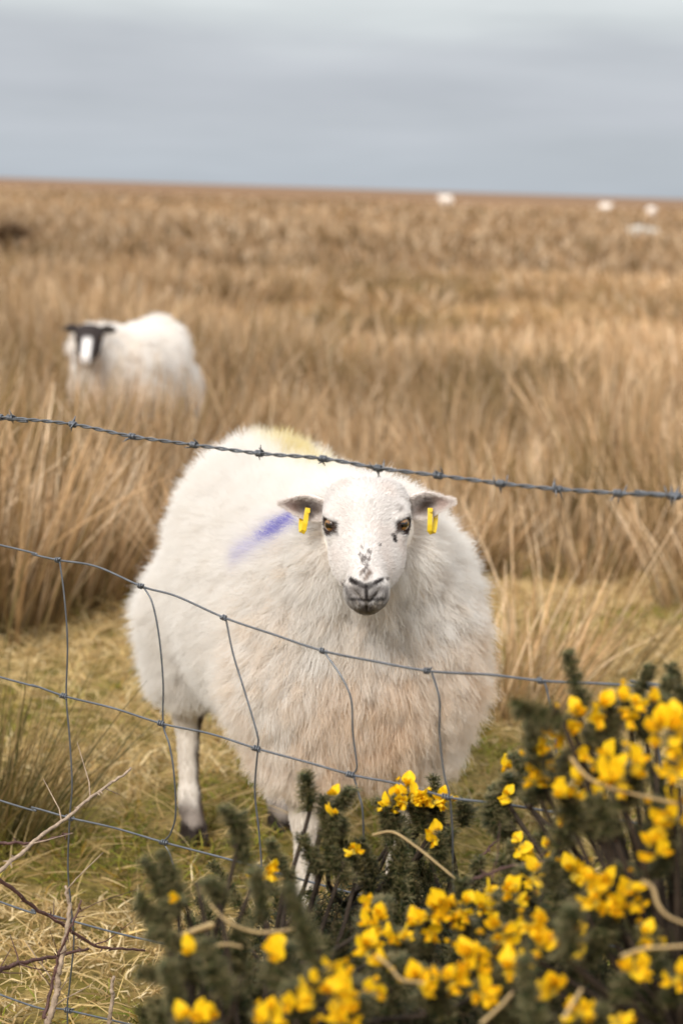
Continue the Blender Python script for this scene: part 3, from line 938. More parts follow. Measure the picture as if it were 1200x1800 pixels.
# ---------- the dark-faced sheep deeper in the rushes
p2 = PY(156, 592, 10.0)
SL2 = np.array([p2[0] + .20, 10.56, 0]); SL2[2] = gz(SL2[0], SL2[1])
far2 = build_sheep('sheep', 'dark faced white sheep half hidden in the tall rushes', None, SL2, R(-20), p2, R(20), R(40), 0, .014, .006, 26000, 0, .0016, hero=False, face='dark')
# its ears and horn stubs
r2, tl2, h2, HB2, ho2, _ = far2
for sgn in (-1, 1):
    v, f = tube(h2(np.array([[-.05, sgn * .055, .0], [-.055, sgn * .085, .004], [-.06, sgn * .115, -.004], [-.062, sgn * .135, -.012]])), [.018, .024, .018, .005], 8)
    obj('ear', mesh('ear', v, f, mat('dark_ear', lin(54, 46, 42), rough=.8)), r2)

# ---------- sheep far away on the moor
def far_sheep(label, px, py_foot, size, phi):
    g = G(px, py_foot); g[2] = float(gz(g[0], g[1]))
    ho_w = g + np.array([math.sin(phi) * .55, -math.cos(phi) * .55, .78])
    r = build_sheep('sheep', label, 'sheep far away on the moor', g, phi, ho_w, R(-20), R(40), 0, .03, .012, 2500, 0, .004, hero=False, face='white')
    r[0].scale = (size,) * 3
far_sheep('tiny pale sheep farthest off, just under the horizon', 1062, 371, 1.25, R(80))
far_sheep('tiny grey white sheep alone below the skyline, away from the others', 783, 369, 1.2, R(-70))
far_sheep('tiny sheep seen end on, above the flat pale rock', 1142, 391, 1.0, R(12))

# pale rock
g = G(1130, 431); g[2] = float(gz(g[0], g[1]))
import bmesh
bm = bmesh.new(); bmesh.ops.create_icosphere(bm, subdivisions=3, radius=1)
for q in bm.verts:
    n_ = float(vnoise(np.array([list(q.co)]), 3.1, 71)[0])
    q.co = Vector((q.co.x * .56, q.co.y * .4, q.co.z * .28 + .22)) * (1 + .12 * n_)
me = bpy.data.meshes.new('boulder'); bm.to_mesh(me); bm.free(); me.materials.append(M_rock)
o = obj('boulder', me, None, 'flat pale boulder lying in the distant brown sedge', 'rock'); o.location = g

# dark bush
g = G(20, 452)
e = obj('heather_bush', None, None, 'small dark brown bush standing alone on the distant moor', 'bush'); e.location = (g[0], g[1], float(gz(g[0], g[1])))
n = 1500
a = norm(rng.normal(0, 1, (n, 3))); a[:, 2] = np.abs(a[:, 2])
rt_ = np.c_[rng.normal(0, .07, (n, 2)), np.zeros(n)]
v, f, c = ribbons(rt_, norm(a * [.55, .55, 1] + [0, 0, .5]), rng.uniform(.35, .72, n), np.full(n, .022), rng.normal(0, .15, (n, 3)), 3, pick([(58, 44, 30)], n), pick([(92, 66, 40), (74, 54, 34)], n))
obj('twigs', mesh('twigs', v, f, M_rush, col=c), e, kind='stuff')

# ------------------------------------------------------------------ fence
FA = PY(0, 733, 3.0); FB = PY(1200, 873, 2.32)
fdir = (FB - FA)[:2]; fn_ = np.array([-fdir[1], fdir[0]]); fn_ = fn_ / np.linalg.norm(fn_)
def FP(px, py, off=0):
    r = ray(px, py)
    t = ((FA[:2] - CAM[:2]) @ fn_ + off) / (r[:2] @ fn_)
    return CAM + r * t
fu = np.array([*(fdir / np.linalg.norm(fdir)), 0])
post_l = FA - fu * .75; post_r = FB + fu * .85

def wire_path(px, nsub=14):
    pts = [FP(*p) for p in px]
    a = pts[0] + (post_l - FA) * np.array([1, 1, 0]); a[2] = pts[0][2] + .02
    b = pts[-1] + (post_r - FB) * np.array([1, 1, 0]); b[2] = pts[-1][2] + .03
    return spline([a] + pts + [b], nsub * (len(pts) + 1))

BARB = [(20, 735), (128, 746), (232, 767), (340, 782), (455, 797), (567, 806), (665, 823), (770, 836), (880, 850), (980, 860), (1085, 867), (1187, 872)]
bw = obj('barbed_wire', None, None, 'twisted two strand barbed wire running above the netting', 'barbed wire')
bw.location = FA; FA0 = FA.copy()
path = wire_path([(0, 733)] + BARB + [(1200, 873)], 60)
seg = np.r_[0, np.cumsum(np.linalg.norm(np.diff(path, axis=0), axis=1))]
tn = norm(np.gradient(path, axis=0)); sd = norm(np.cross(tn, [0, 0, 1])); uu = np.cross(sd, tn)
for k in (0, 1):
    ph = seg / .052 * 2 * math.pi + k * math.pi
    q = path + .00155 * (np.cos(ph)[:, None] * sd + np.sin(ph)[:, None] * uu)
    v, f = tube(q - FA0, .00145, 6)
    obj('strand', mesh('strand', v, f, M_wire, smooth=True), bw)
def barb_mesh(seed):
    r = random.Random(seed); parts = []
    for s in (-1, 1):
        a0 = r.uniform(0, 6.28)
        pts = []
        nt_ = 2.0
        th = np.linspace(0, nt_ * 2 * math.pi, 26)
        coil = np.stack([s * .003 + (th / th[-1] - .5) * .005, .0038 * np.cos(th + a0), .0038 * np.sin(th + a0)], -1)
        d0 = np.array([r.uniform(-.4, .1) * 1, math.sin(a0), -math.cos(a0)]); d1 = np.array([r.uniform(-.1, .4), -math.sin(th[-1] + a0), math.cos(th[-1] + a0)])
        p = np.vstack([coil[0] + d0 / np.linalg.norm(d0) * .0125, coil[0] + d0 / np.linalg.norm(d0) * .006, coil, coil[-1] + d1 / np.linalg.norm(d1) * .006, coil[-1] + d1 / np.linalg.norm(d1) * .0125])
        parts.append(tube(p, [.0004] + [.0011] * (len(p) - 2) + [.0004], 5))
    v, f = merge(parts)
    return mesh('barb', v, f, M_wire, smooth=True)
bm_ = [barb_mesh(s) for s in range(5)]
def along(px):
    q = FP(*px); k = np.argmin(np.linalg.norm(path - q, axis=1)); return k
ks = [along(b) for b in BARB]
step = np.mean(np.diff(seg[ks]))
s_all = list(seg[ks])
s = seg[ks[0]] - step
while s > .05:
    s_all.append(s); s -= step
s = seg[ks[-1]] + step
while s < seg[-1] - .05:
    s_all.append(s); s += step
for i_, s in enumerate(sorted(s_all)):
    k = min(len(seg) - 1, int(np.searchsorted(seg, s)))
    o = obj('barb', bm_[i_ % 5], bw)
    xq = Vector(tn[k]).to_track_quat('X', 'Z')
    o.rotation_mode = 'QUATERNION'
    o.rotation_quaternion = xq @ Quaternion((1, 0, 0), random.uniform(0, 6.28))
    o.location = path[k] - FA0

net = obj('wire_netting', None, None, 'galvanised square mesh stock netting stretched in front of the sheep', 'netting')
net.location = FA0
W = [
    [(0, 958), (60, 975), (105, 985), (170, 996), (250, 1031), (310, 1048), (395, 1086), (480, 1115), (567, 1144), (660, 1163), (757, 1180), (860, 1186), (955, 1197), (1060, 1202), (1155, 1208), (1200, 1210)],
    [(0, 1190), (60, 1205), (115, 1224), (200, 1245), (285, 1272), (370, 1290), (452, 1316), (540, 1340), (622, 1363), (700, 1378), (790, 1402), (880, 1413), (1000, 1432), (1200, 1462)],
    [(0, 1407), (60, 1420), (124, 1438), (200, 1455), (289, 1481), (400, 1510), (500, 1538), (640, 1575), (800, 1610), (1000, 1652), (1200, 1692)],
    [(0, 1585), (60, 1600), (127, 1619), (213, 1642), (330, 1668), (500, 1703), (800, 1768), (1200, 1850)],
    [(0, 1748), (120, 1776), (320, 1822), (600, 1890), (1200, 2010)],
    [(0, 1890), (300, 1962), (1200, 2150)]]
S = [
    [(-42, 948), (-38, 1060), (-34, 1181), (-30, 1300), (-28, 1400), (-24, 1580), (-22, 1744), (-20, 1886)],
    [(105, 985), (113, 1045), (119, 1130), (117, 1224), (123, 1300), (127, 1380), (123, 1438), (120, 1530), (128, 1619), (130, 1660), (122, 1740), (119, 1776), (122, 1916)],
    [(252, 1031), (268, 1060), (280, 1120), (287, 1200), (287, 1272), (298, 1310), (306, 1360), (309, 1430), (300, 1465), (289, 1481), (300, 1505), (312, 1560), (315, 1664), (318, 1822), (320, 1966)],
    [(397, 1087), (410, 1150), (430, 1215), (452, 1290), (453, 1316), (448, 1390), (455, 1460), (460, 1527), (462, 1600), (466, 1696), (470, 1858)],
    [(569, 1145), (600, 1190), (617, 1230), (620, 1290), (627, 1345), (622, 1363), (630, 1395), (637, 1425), (640, 1500), (645, 1577), (650, 1735)],
    [(758, 1180), (772, 1230), (772, 1290), (780, 1360), (790, 1402), (795, 1470), (795, 1540), (800, 1610), (806, 1769)],
    [(955, 1197), (962, 1220), (975, 1300), (985, 1430), (1000, 1652), (1005, 1810)],
    [(1143, 1207), (1140, 1240), (1145, 1260), (1160, 1340), (1172, 1458), (1180, 1688), (1185, 1846)]]
wire_pts = []
for w in W:
    q = wire_path(w, 14); wire_pts.append(q)
    v, f = tube(q - FA0, .00165, 8)
    obj('line_wire', mesh('line_wire', v, f, M_wire, smooth=True), net)
for st in S:
    q = spline([FP(*p, .0012) for p in st], 12 * len(st))
    v, f = tube(q - FA0, .00135, 8)
    obj('stay_wire', mesh('stay_wire', v, f, M_wire, smooth=True), net)
def knot_mesh(seed, long_):
    r = random.Random(seed); n_ = 3.2 if long_ else 2.2
    th = np.linspace(0, n_ * 2 * math.pi, int(n_ * 12)); Lk = .013 if long_ else .008
    coil = np.stack([(th / th[-1] - .5) * Lk - .004, .0033 * np.cos(th), .0033 * np.sin(th)], -1)
    end = coil[-1] + np.array([.002, .004, -.003])
    v, f = tube(np.vstack([coil, end]), .00125, 6)
    return mesh('knot', v, f, M_wire, smooth=True)
kms = [knot_mesh(0, True), knot_mesh(1, False)]
for wi, q in enumerate(wire_pts):
    tq = norm(np.gradient(q, axis=0))
    for st in S:
        sp_ = np.array([FP(*p) for p in st])
        sq = spline(sp_, 12 * len(st))
        dm = np.linalg.norm(q[:, None] - sq[None], axis=2)
        k, l = np.unravel_index(dm.argmin(), dm.shape)
        if dm[k, l] > .03:
            continue
        o = obj('knot', kms[0 if wi else 1], net)
        o.rotation_mode = 'QUATERNION'
        o.rotation_quaternion = Vector(tq[k]).to_track_quat('X', 'Z') @ Quaternion((1, 0, 0), random.uniform(0, 6.28))
        o.location = q[k] - FA0
for q_, nm in ((post_l, 'round weathered fence post at the far end of the wires'), (post_r, 'round weathered fence post at the near end of the wires')):
    zz = float(gz(q_[0], q_[1]))
    pp = np.array([[0, 0, -.3], [0, 0, .2], [.004, 0, .7], [.006, .004, 1.18], [.006, .004, 1.2]])
    off = np.array([fn_[0], fn_[1], 0]) * .05
    v, f = tube(pp, [.05, .05, .049, .048, .042], 16)
    o = obj('fence_post', mesh('fence_post', v, f, M_wood, smooth=False), None, nm, 'post', 'fence posts'); o.location = np.array([q_[0], q_[1], zz]) + off

# ------------------------------------------------------------------ gorse
def shoot_mesh(seed, L=.17, nsp=190, rr=.019):
    r = np.random.default_rng(seed); parts_v, parts_f, cols = [], [], []
    t = np.linspace(0, 1, 7)
    ax = np.c_[.012 * np.sin(t * 2 + seed), .012 * np.cos(t * 1.7 + seed) - .012, t * L]
    v, f = tube(ax, .0026 * (1.15 - t * .8), 5)
    V = [v]; Fc = [list(q) for q in f]; Cc = [np.ones((len(v), 3)) * lin(92, 88, 50)]; o = len(v)
    for k in range(nsp):
        s = r.random() ** .8; p = np.array([np.interp(s, t, ax[:, c]) for c in range(3)])
        a = k * 2.399 + r.normal(0, .3); el = r.uniform(.25, 1.0)
        dn = np.array([math.cos(a) * math.cos(el), math.sin(a) * math.cos(el), math.sin(el)])
        ln = rr * r.uniform(.6, 1.15) * (1.05 - .35 * s)
        c = lin(*[(46, 54, 26), (58, 66, 32), (36, 42, 20), (72, 74, 38), (92, 82, 48)][r.integers(0, 5)]) * r.uniform(.75, 1.2)
        ct = c * .3 + lin(184, 166, 118) * .7 if r.random() < .42 else c * 1.2
        segs = [(p, dn, ln, .0011)]
        for m in range(2):
            d2 = dn + r.normal(0, .75, 3); d2 /= np.linalg.norm(d2)
            segs.append((p + dn * ln * r.uniform(.2, .55), d2, ln * .55, .0009))
        for q, d_, l_, w_ in segs:
            x = np.cross(d_, [.3, .5, .8]); x /= np.linalg.norm(x) + 1e-9; y = np.cross(d_, x)
            V.append(np.array([q + x * w_, q - x * w_ * .5 + y * w_ * .87, q - x * w_ * .5 - y * w_ * .87, q + d_ * l_]))
            Fc += [[o, o + 1, o + 3], [o + 1, o + 2, o + 3], [o + 2, o, o + 3]]
            Cc.append(np.array([c, c, c, ct])); o += 4
    return mesh('shoot', np.concatenate(V), Fc, M_spine, col=np.concatenate(Cc))
SHOOTS = [shoot_mesh(s, L, n, rr) for s, L, n, rr in ((1, .17, 420, .026), (2, .15, 400, .028), (3, .19, 440, .025), (4, .13, 360, .028), (5, .16, 420, .024), (6, .14, 380, .030))]

def flower_mesh(seed, openness):
    """pea flower about 18 mm: standard petal, two wings, keel, calyx"""
    r = np.random.default_rng(seed); V, Fc, Cc, o = [], [], [], 0
    yel = lin(250, 208, 30); deep = lin(246, 192, 18); 
    def petal(L, Wd, base, fwd, up, cupv, curl, col):
        nonlocal o
        fwd = fwd / np.linalg.norm(fwd); sd = np.cross(fwd, up); sd /= np.linalg.norm(sd); nn = np.cross(sd, fwd)
        ns, nt_ = 5, 5
        for a in range(ns):
            s = a / (ns - 1); w = Wd * (math.sin(math.pi * min(1, .12 + .80 * s)) ** .7)
            for b in range(nt_):
                t = b / (nt_ - 1) * 2 - 1
                V.append(base + fwd * L * s * (1 - .12 * t * t) + sd * w * t + nn * (cupv * Wd * t * t + curl * L * s * s))
                Cc.append(col * (.88 + .18 * s) * r.uniform(.96, 1.04))
        for a in range(ns - 1):
            for b in range(nt_ - 1):
                q = o + a * nt_ + b
                Fc.append([q, q + 1, q + nt_ + 1, q + nt_])
        o += ns * nt_
    z = np.zeros(3); X_ = np.array([1.0, 0, 0]); Z_ = np.array([0, 0, 1.0]); Yv = np.array([0, 1.0, 0])
    petal(.0165, .0078, z, X_ * (1.15 - openness) + Z_ * openness, -X_ * openness + Z_ * (1.1 - openness), -.35, .12, yel)      # standard
    for s in (-1, 1):
        petal(.0145, .0040, z + Yv * s * .0015, X_ + Yv * s * .16 * openness * 2 + Z_ * .05, Yv * s + Z_ * .3, -.3, -.05, yel * .97)
    petal(.0135, .0036, z - Z_ * .001, X_ - Z_ * .12, Z_, .55, .1, deep)
    petal(.0075, .0045, z - X_ * .003, X_ + Z_ * .1, Z_, -.8, 0, lin(196, 170, 60))
    petal(.0075, .0045, z - X_ * .003 - Z_ * .0015, X_ - Z_ * .1, -Z_, -.8, 0, lin(186, 158, 56))
    return mesh('flower', np.array(V), Fc, M_flower, smooth=True, col=np.array(Cc))
FLOWERS = [flower_mesh(s, o_) for s, o_ in ((1, .75), (2, .95), (3, .55), (4, .3), (5, .85))]

class Bush:
    def __init__(self, label, base, nbr, spread):
        self.o = obj('gorse_bush', None, None, label, 'gorse', 'gorse bushes by the fence')
        self.b = np.array([base[0], base[1], float(gz(base[0], base[1]))]); self.o.location = self.b
        self.ends = []; self.limbs = [[] for _ in range(nbr)]; self.limb_pts = []
        for k in range(nbr):
            a = k / nbr * 6.283 + random.uniform(-.3, .3); rr = random.uniform(.35, .85)
            e = np.array([math.cos(a) * spread[0] * rr, math.sin(a) * spread[1] * rr, spread[2] * random.uniform(.6, .85)])
            m = e * np.array([.35, .35, .55]) + rng.normal(0, .02, 3)
            q = spline([np.array([math.cos(a) * .02, math.sin(a) * .02, -.03]), m, e], 14)
            self.limb_pts.append(q); self.limbs[k].append(tube(q, np.linspace(.010, .0035, 14), 7))
        self.tree = KDTree(nbr * 14)
        for k in range(nbr):
            for j in range(14):
                self.tree.insert(self.limb_pts[k][j], k * 14 + j)
        self.tree.balance(); self.nf = 0; self.vol = []
    def shoot(self, base, tip, scale=None, twig=True):
        base = np.asarray(base) - self.b; tip = np.asarray(tip) - self.b
        d = tip - base; L = np.linalg.norm(d)
        o = obj('shoot', random.choice(SHOOTS), self.o)
        o.rotation_mode = 'QUATERNION'
        o.rotation_quaternion = Vector(d).to_track_quat('Z', 'Y') @ Quaternion((0, 0, 1), random.uniform(0, 6.28))
        s = L / .16; w = scale or min(1.25, max(.8, s))
        o.scale = (w, w, s); o.location = base
        if twig:
            co, idx, dist = self.tree.find(base - d * .4)
            k, j = divmod(idx, 14)
            mid = (np.array(co) + base) / 2 - np.array([0, 0, .02]) + rng.normal(0, .01, 3)
            self.limbs[k].append(tube(spline([np.array(co), mid, base, base + d * .15], 8), np.linspace(.0038, .0022, 8), 5))
    def flower(self, p, facing, s=1.0, me=None):
        o = obj('flower', me or random.choice(FLOWERS), self.o)
        o.rotation_mode = 'QUATERNION'
        o.rotation_quaternion = Vector(facing).to_track_quat('X', 'Z') @ Quaternion((1, 0, 0), random.uniform(-.7, .7))
        o.scale = (s,) * 3; o.location = np.asarray(p) - self.b; self.nf += 1
    def done(self):
        # short spiny side growth that fills the bush
        n = 13000
        k = rng.integers(0, len(self.vol), n); vol = np.array(self.vol)[k]
        a = rng.uniform(0, 6.283, n); r = np.sqrt(rng.random(n)); h = rng.random(n) ** .6
        pos = np.c_[vol[:, 0] + np.cos(a) * r * vol[:, 2], vol[:, 1] + np.sin(a) * r * vol[:, 3], h * (vol[:, 5] + (vol[:, 4] - vol[:, 5]) * np.sqrt(1 - r * r)) * .95]
        tp = pos - CAM; dd = tp @ FWD; X_ = 600 + F * (tp @ RT) / dd; Y_ = 900 - F * (tp @ UP) / dd
        pos = pos[self.ok(X_, Y_)]; n = len(pos)
        root = np.repeat(pos, 5, 0) + rng.normal(0, .004, (n * 5, 3)); m = n * 5
        d = norm(rng.normal(0, 1, (m, 3)) + [0, 0, .35])
        cc = pick([(40, 46, 24), (52, 56, 30), (34, 38, 20), (60, 56, 34), (74, 60, 40)], m)
        v, f, c = ribbons(root, d, rng.uniform(.012, .030, m), np.full(m, .0026), np.zeros((m, 3)), 1, cc, cc * 1.15, taper=.05)
        obj('side_spines', mesh('side_spines', v - self.b, f, M_spine, col=c), self.o, kind='stuff')
        for l in self.limbs:
            v, f = merge(l); obj('branch', mesh('branch', v, f, M_bark, smooth=True), self.o)

bR = Bush('tall gorse bush reaching above the netting, largest yellow flower heads', (.50, 2.20), 12, (.32, .38, .70))
bC = Bush('low gorse bush under the sheep with flower cluster before its front leg', (.10, 2.48), 12, (.30, .30, .50))
bL = Bush('low dark gorse bush of mostly bare green shoots, few flowers', (-.06, 1.98), 11, (.26, .26, .50))
bushes = [bR, bC, bL]

def dome(b, n, cx, cy, rx, ry, top, lo=.35, inner=.75, tilt=.5, clip=None):
    k = 0; b.vol.append((cx, cy, rx, ry, top, lo))
    while k < n:
        a = random.uniform(0, 6.283); r = math.sqrt(random.random()); sc = random.uniform(inner, 1.0)
        x = cx + math.cos(a) * r * rx * sc; y = cy + math.sin(a) * r * ry * sc
        z = (lo + (top - lo) * math.sqrt(max(0, 1 - r * r))) * sc + random.uniform(-.05, .02)
        base = np.array([x, y, z])
        if clip and not clip(base):
            continue
        d = np.array([math.cos(a) * r * tilt + random.gauss(0, .22), math.sin(a) * r * tilt + random.gauss(0, .22), 1.0]); d /= np.linalg.norm(d)
        b.shoot(base - d * .05, base + d * random.uniform(.06, .11)); k += 1

bR.ok = lambda x, y: (x > 850) & (y > 1260 + np.maximum(0, 1000 - x) * 1.2)
bC.ok = lambda x, y: (y > np.where(x > 500, 1470, 1470 + (500 - x) * .55)) & (x > 235)
bL.ok = lambda x, y: (y > 1520 + np.maximum(0, 420 - x) * .75) & (x > 235)
def to_px(p):
    rel = p - CAM; d = rel @ FWD; return 600 + F * (rel @ RT) / d, 900 - F * (rel @ UP) / d
def clipR(p):
    x, y = to_px(p + np.array([0, 0, .08])); return x > 870 and y > 1215 + max(0, 1000 - x) * 1.1
def clipC(p):
    x, y = to_px(p + np.array([0, 0, .08])); return y > (1440 if x > 500 else 1440 + (500 - x) * .55) and x > 215
def clipL(p):
    x, y = to_px(p + np.array([0, 0, .08])); return y > 1470 + max(0, 420 - x) * .75 and x > 215
dome(bR, 150, .55, 2.15, .42, .42, .74, .30, .62, .5, clipR)
dome(bR, 60, .36, 1.92, .28, .22, .55, .25, .6, .5, clipR)
dome(bC, 130, .12, 2.50, .34, .30, .50, .22, .6, .5, clipC)
dome(bC, 60, .22, 2.1, .26, .22, .54, .25, .6, .5, clipC)
dome(bL, 120, -.03, 1.98, .28, .26, .55, .22, .6, .5, clipL)

HERO = [(bR, 1000, 1150, 1012, 1240, 2.10), (bR, 1133, 1168, 1128, 1260, 2.12), (bR, 1180, 1165, 1186, 1265, 2.2), (bR, 1165, 1190, 1180, 1270, 2.1), (bR, 900, 1248, 985, 1262, 1.95),
        (bR, 930, 1262, 1010, 1290, 2.0), (bR, 890, 1350, 930, 1420, 2.45), (bR, 870, 1400, 915, 1450, 2.5), (bR, 850, 1440, 905, 1475, 2.5), (bR, 985, 1575, 1000, 1690, 1.8), (bR, 1060, 1380, 1080, 1470, 1.95), (bR, 1100, 1250, 1110, 1340, 2.0),
        (bC, 518, 1350, 545, 1425, 2.5), (bC, 568, 1380, 560, 1475, 2.52), (bC, 690, 1400, 700, 1480, 2.62), (bC, 735, 1385, 730, 1470, 2.66), (bC, 785, 1372, 775, 1460, 2.66), (bC, 655, 1430, 680, 1500, 2.62), (bC, 640, 1470, 650, 1550, 2.6),
        (bC, 800, 1460, 790, 1540, 2.6), (bC, 545, 1455, 560, 1540, 2.5), (bC, 600, 1450, 600, 1530, 2.5), (bC, 480, 1480, 500, 1560, 2.4), (bC, 840, 1500, 860, 1560, 2.55),
        (bL, 383, 1405, 415, 1505, 2.15), (bL, 425, 1450, 450, 1540, 2.15), (bL, 308, 1490, 350, 1570, 2.05), (bL, 285, 1510, 330, 1600, 2.05), (bL, 228, 1590, 300, 1640, 1.98), (bL, 240, 1680, 320, 1705, 1.95), (bL, 545, 1560, 560, 1690, 1.80),
        (bL, 395, 1640, 420, 1740, 1.85), (bL, 300, 1720, 340, 1790, 1.86), (bL, 265, 1640, 330, 1680, 1.95), (bL, 350, 1540, 390, 1610, 2.0), (bL, 440, 1560, 470, 1640, 2.0), (bR, 915, 1690, 945, 1800, 1.76), (bL, 500, 1720, 520, 1810, 1.8)]
for b, tx, ty, bx, by, d in HERO:
    b.shoot(P(bx, by, d + .02), P(tx, ty, d))
CL = [(bR, 1175, 1290, 34, 10, 1.86), (bR, 1095, 1352, 32, 7, 1.9), (bR, 1060, 1250, 14, 2, 2.0), (bR, 1020, 1262, 20, 4, 2.02), (bR, 975, 1282, 24, 4, 2.05), (bR, 945, 1305, 15, 2, 2.1), (bR, 955, 1345, 24, 5, 2.1), (bR, 940, 1368, 20, 3, 2.12),
      (bR, 1010, 1392, 30, 5, 2.0), (bR, 1042, 1412, 15, 2, 2.0), (bR, 985, 1430, 18, 3, 2.1), (bR, 1185, 1432, 28, 6, 1.9), (bR, 1110, 1240, 25, 4, 2.0), (bR, 1150, 1222, 10, 1, 2.0), (bR, 1070, 1330, 10, 1, 2), (bR, 1015, 1320, 12, 2, 2),
      (bR, 896, 1402, 10, 2, 2.45), (bR, 890, 1352, 8, 1, 2.45), (bR, 912, 1485, 10, 2, 2.4), (bR, 966, 1488, 12, 2, 2.3), (bR, 928, 1505, 12, 2, 2.4), (bR, 936, 1540, 20, 3, 2.2), (bR, 1000, 1532, 22, 4, 2.1), (bR, 1075, 1568, 42, 11, 1.95), (bR, 1105, 1595, 18, 4, 1.95),
      (bR, 1038, 1560, 18, 4, 1.95), (bR, 1150, 1500, 22, 3, 1.9), (bR, 1190, 1345, 18, 3, 1.85), (bC, 722, 1392, 26, 9, 2.62), (bC, 688, 1412, 20, 5, 2.62), (bC, 760, 1400, 18, 4, 2.62), (bC, 786, 1405, 12, 2, 2.62), (bC, 766, 1470, 10, 2, 2.6), (bC, 587, 1432, 5, 1, 2.5),
      (bC, 590, 1395, 5, 1, 2.5), (bC, 625, 1495, 7, 2, 2.5), (bC, 460, 1527, 15, 3, 2.35), (bL, 312, 1577, 3, 1, 2.0), (bL, 340, 1670, 6, 1, 1.95), (bC, 758, 1608, 36, 12, 2.15), (bC, 812, 1600, 24, 6, 2.15), (bC, 862, 1582, 22, 5, 2.2), (bC, 665, 1622, 20, 5, 2.15),
      (bC, 648, 1582, 4, 1, 2.2), (bC, 648, 1665, 10, 2, 2.05), (bL, 490, 1672, 16, 3, 1.9), (bL, 585, 1690, 12, 2, 1.9), (bC, 682, 1690, 10, 2, 2.0), (bL, 572, 1748, 34, 8, 1.82), (bL, 612, 1782, 16, 4, 1.82), (bL, 515, 1758, 16, 3, 1.82), (bL, 472, 1788, 18, 4, 1.82),
      (bR, 932, 1620, 16, 4, 1.95), (bR, 942, 1660, 18, 5, 1.95), (bC, 882, 1640, 24, 6, 2.0), (bR, 1020, 1650, 12, 2, 1.95), (bC, 830, 1690, 24, 5, 1.95), (bC, 790, 1720, 24, 5, 1.92), (bC, 850, 1742, 16, 4, 1.9), (bR, 972, 1735, 12, 3, 1.85), (bR, 1190, 1720, 14, 3, 1.85),
      (bR, 1110, 1700, 14, 3, 1.85), (bR, 1085, 1792, 14, 4, 1.8), (bR, 1015, 1778, 14, 4, 1.8), (bL, 360, 1790, 10, 2, 1.84), (bL, 318, 1790, 5, 1, 1.84), (bC, 735, 1726, 18, 4, 1.9), (bC, 655, 1748, 14, 3, 1.9), (bC, 900, 1700, 10, 2, 1.9), (bR, 1140, 1640, 16, 3, 1.9), (bC, 700, 1640, 14, 3, 2.1), (bC, 905, 1570, 16, 4, 2.15)]
for b, x, y, r, n, d in CL:
    b.shoot(P(x + random.uniform(-6, 6), y + r * .8 + 45, d + .04), P(x, y - r * .5, d + .03), 1.0)
    for k in range(n + (n + 1) // 3):
        a = random.uniform(0, 6.283); q = r * math.sqrt(random.random()) * .9
        p = P(x + math.cos(a) * q, y + math.sin(a) * q, d + random.uniform(-.02, .025))
        fc = np.array([math.cos(a) * .7 + random.gauss(0, .35), -.75 + random.gauss(0, .3), -math.sin(a) * .5 + random.gauss(.1, .3)])
        b.flower(p, fc, random.uniform(.78, 1.18))
    for k in range(max(1, n // 2)):           # small buds around the heads
        a = random.uniform(0, 6.283); q = r * random.uniform(.8, 1.9)
        b.flower(P(x + math.cos(a) * q, y + math.sin(a) * q, d + random.uniform(-.02, .05)), np.array([random.gauss(0, .5), -.7, random.gauss(.2, .5)]), random.uniform(.4, .62), FLOWERS[3])
for b in bushes:
    b.done()

# ------------------------------------------------------------------ bramble stems, sticks and dry blades
def stem(name, label, cat, pts, r0, r1, m, thorns=0, flat=False, group=None):
    q = spline(pts, 10 * len(pts)); c0 = q[0].copy()
    if not flat:
        kk = np.cumsum(rng.normal(0, .0008, q.shape), 0); kk -= np.linspace(0, 1, len(q))[:, None] * kk[-1]
        q = q + kk; r0 *= .85; r1 *= .7
    parts = [tube(q, np.linspace(r0, r1, len(q)) * (1 + .1 * np.sin(np.arange(len(q)) * 1.7)), 7)]
    if not flat and len(pts) > 4:
        for k in range(4):
            j = random.randrange(4, len(q) - 4); dq = norm(q[j + 2] - q[j - 2]); sd_ = norm(np.cross(dq, rng.normal(0, 1, 3)))
            Lq = random.uniform(.03, .09)
            parts.append(tube(np.array([q[j], q[j] + (dq * .5 + sd_ * .5) * Lq * .5, q[j] + (dq * .6 + sd_ * .9) * Lq + np.array([0, 0, .01])]), [r1 * .7, r1 * .5, r1 * .25], 5))
    if flat:
        s = norm(np.cross(np.gradient(q, axis=0), [0.2, 1, .3]))
        w = np.linspace(r0, r1, len(q))[:, None]
        nn = norm(np.cross(np.gradient(q, axis=0), s)) * .0006
        v = np.stack([q - s * w, q + nn, q + s * w, q - nn], 1).reshape(-1, 3)
        f = [[0, 1, 2, 3]] + [[a * 4 + k, a * 4 + (k + 1) % 4, a * 4 + 4 + (k + 1) % 4, a * 4 + 4 + k] for a in range(len(q) - 1) for k in range(4)]
        parts = [(v, f)]
    o = obj(name, None, None, label, cat, group); o.location = c0
    v, f = merge(parts); obj('stem' if not flat else 'blade', mesh('stem', v - c0, f, m, smooth=True), o)
    tn_ = norm(np.gradient(q, axis=0))
    for k in range(thorns):
        j = random.randrange(2, len(q) - 2); d = norm(np.cross(tn_[j], rng.normal(0, 1, 3))) - tn_[j] * .35
        vv, ff = tube(np.array([q[j], q[j] + d * .004, q[j] + d * .0085 - tn_[j] * .002]), [.0022, .0012, .0002], 5)
        obj('thorn', mesh('thorn', vv - c0, ff, m), o)
    return o
pp = lambda lst: [P(*a) for a in lst]
stem('bramble_stem', 'pale dead bramble cane with thorns slanting up across the netting', 'bramble', pp([(-60, 1560, 2.8), (0, 1522, 2.85), (60, 1475, 2.9), (130, 1428, 2.97), (190, 1385, 3.05), (230, 1350, 3.1)]), .0042, .0028, M_deadstem, 12)
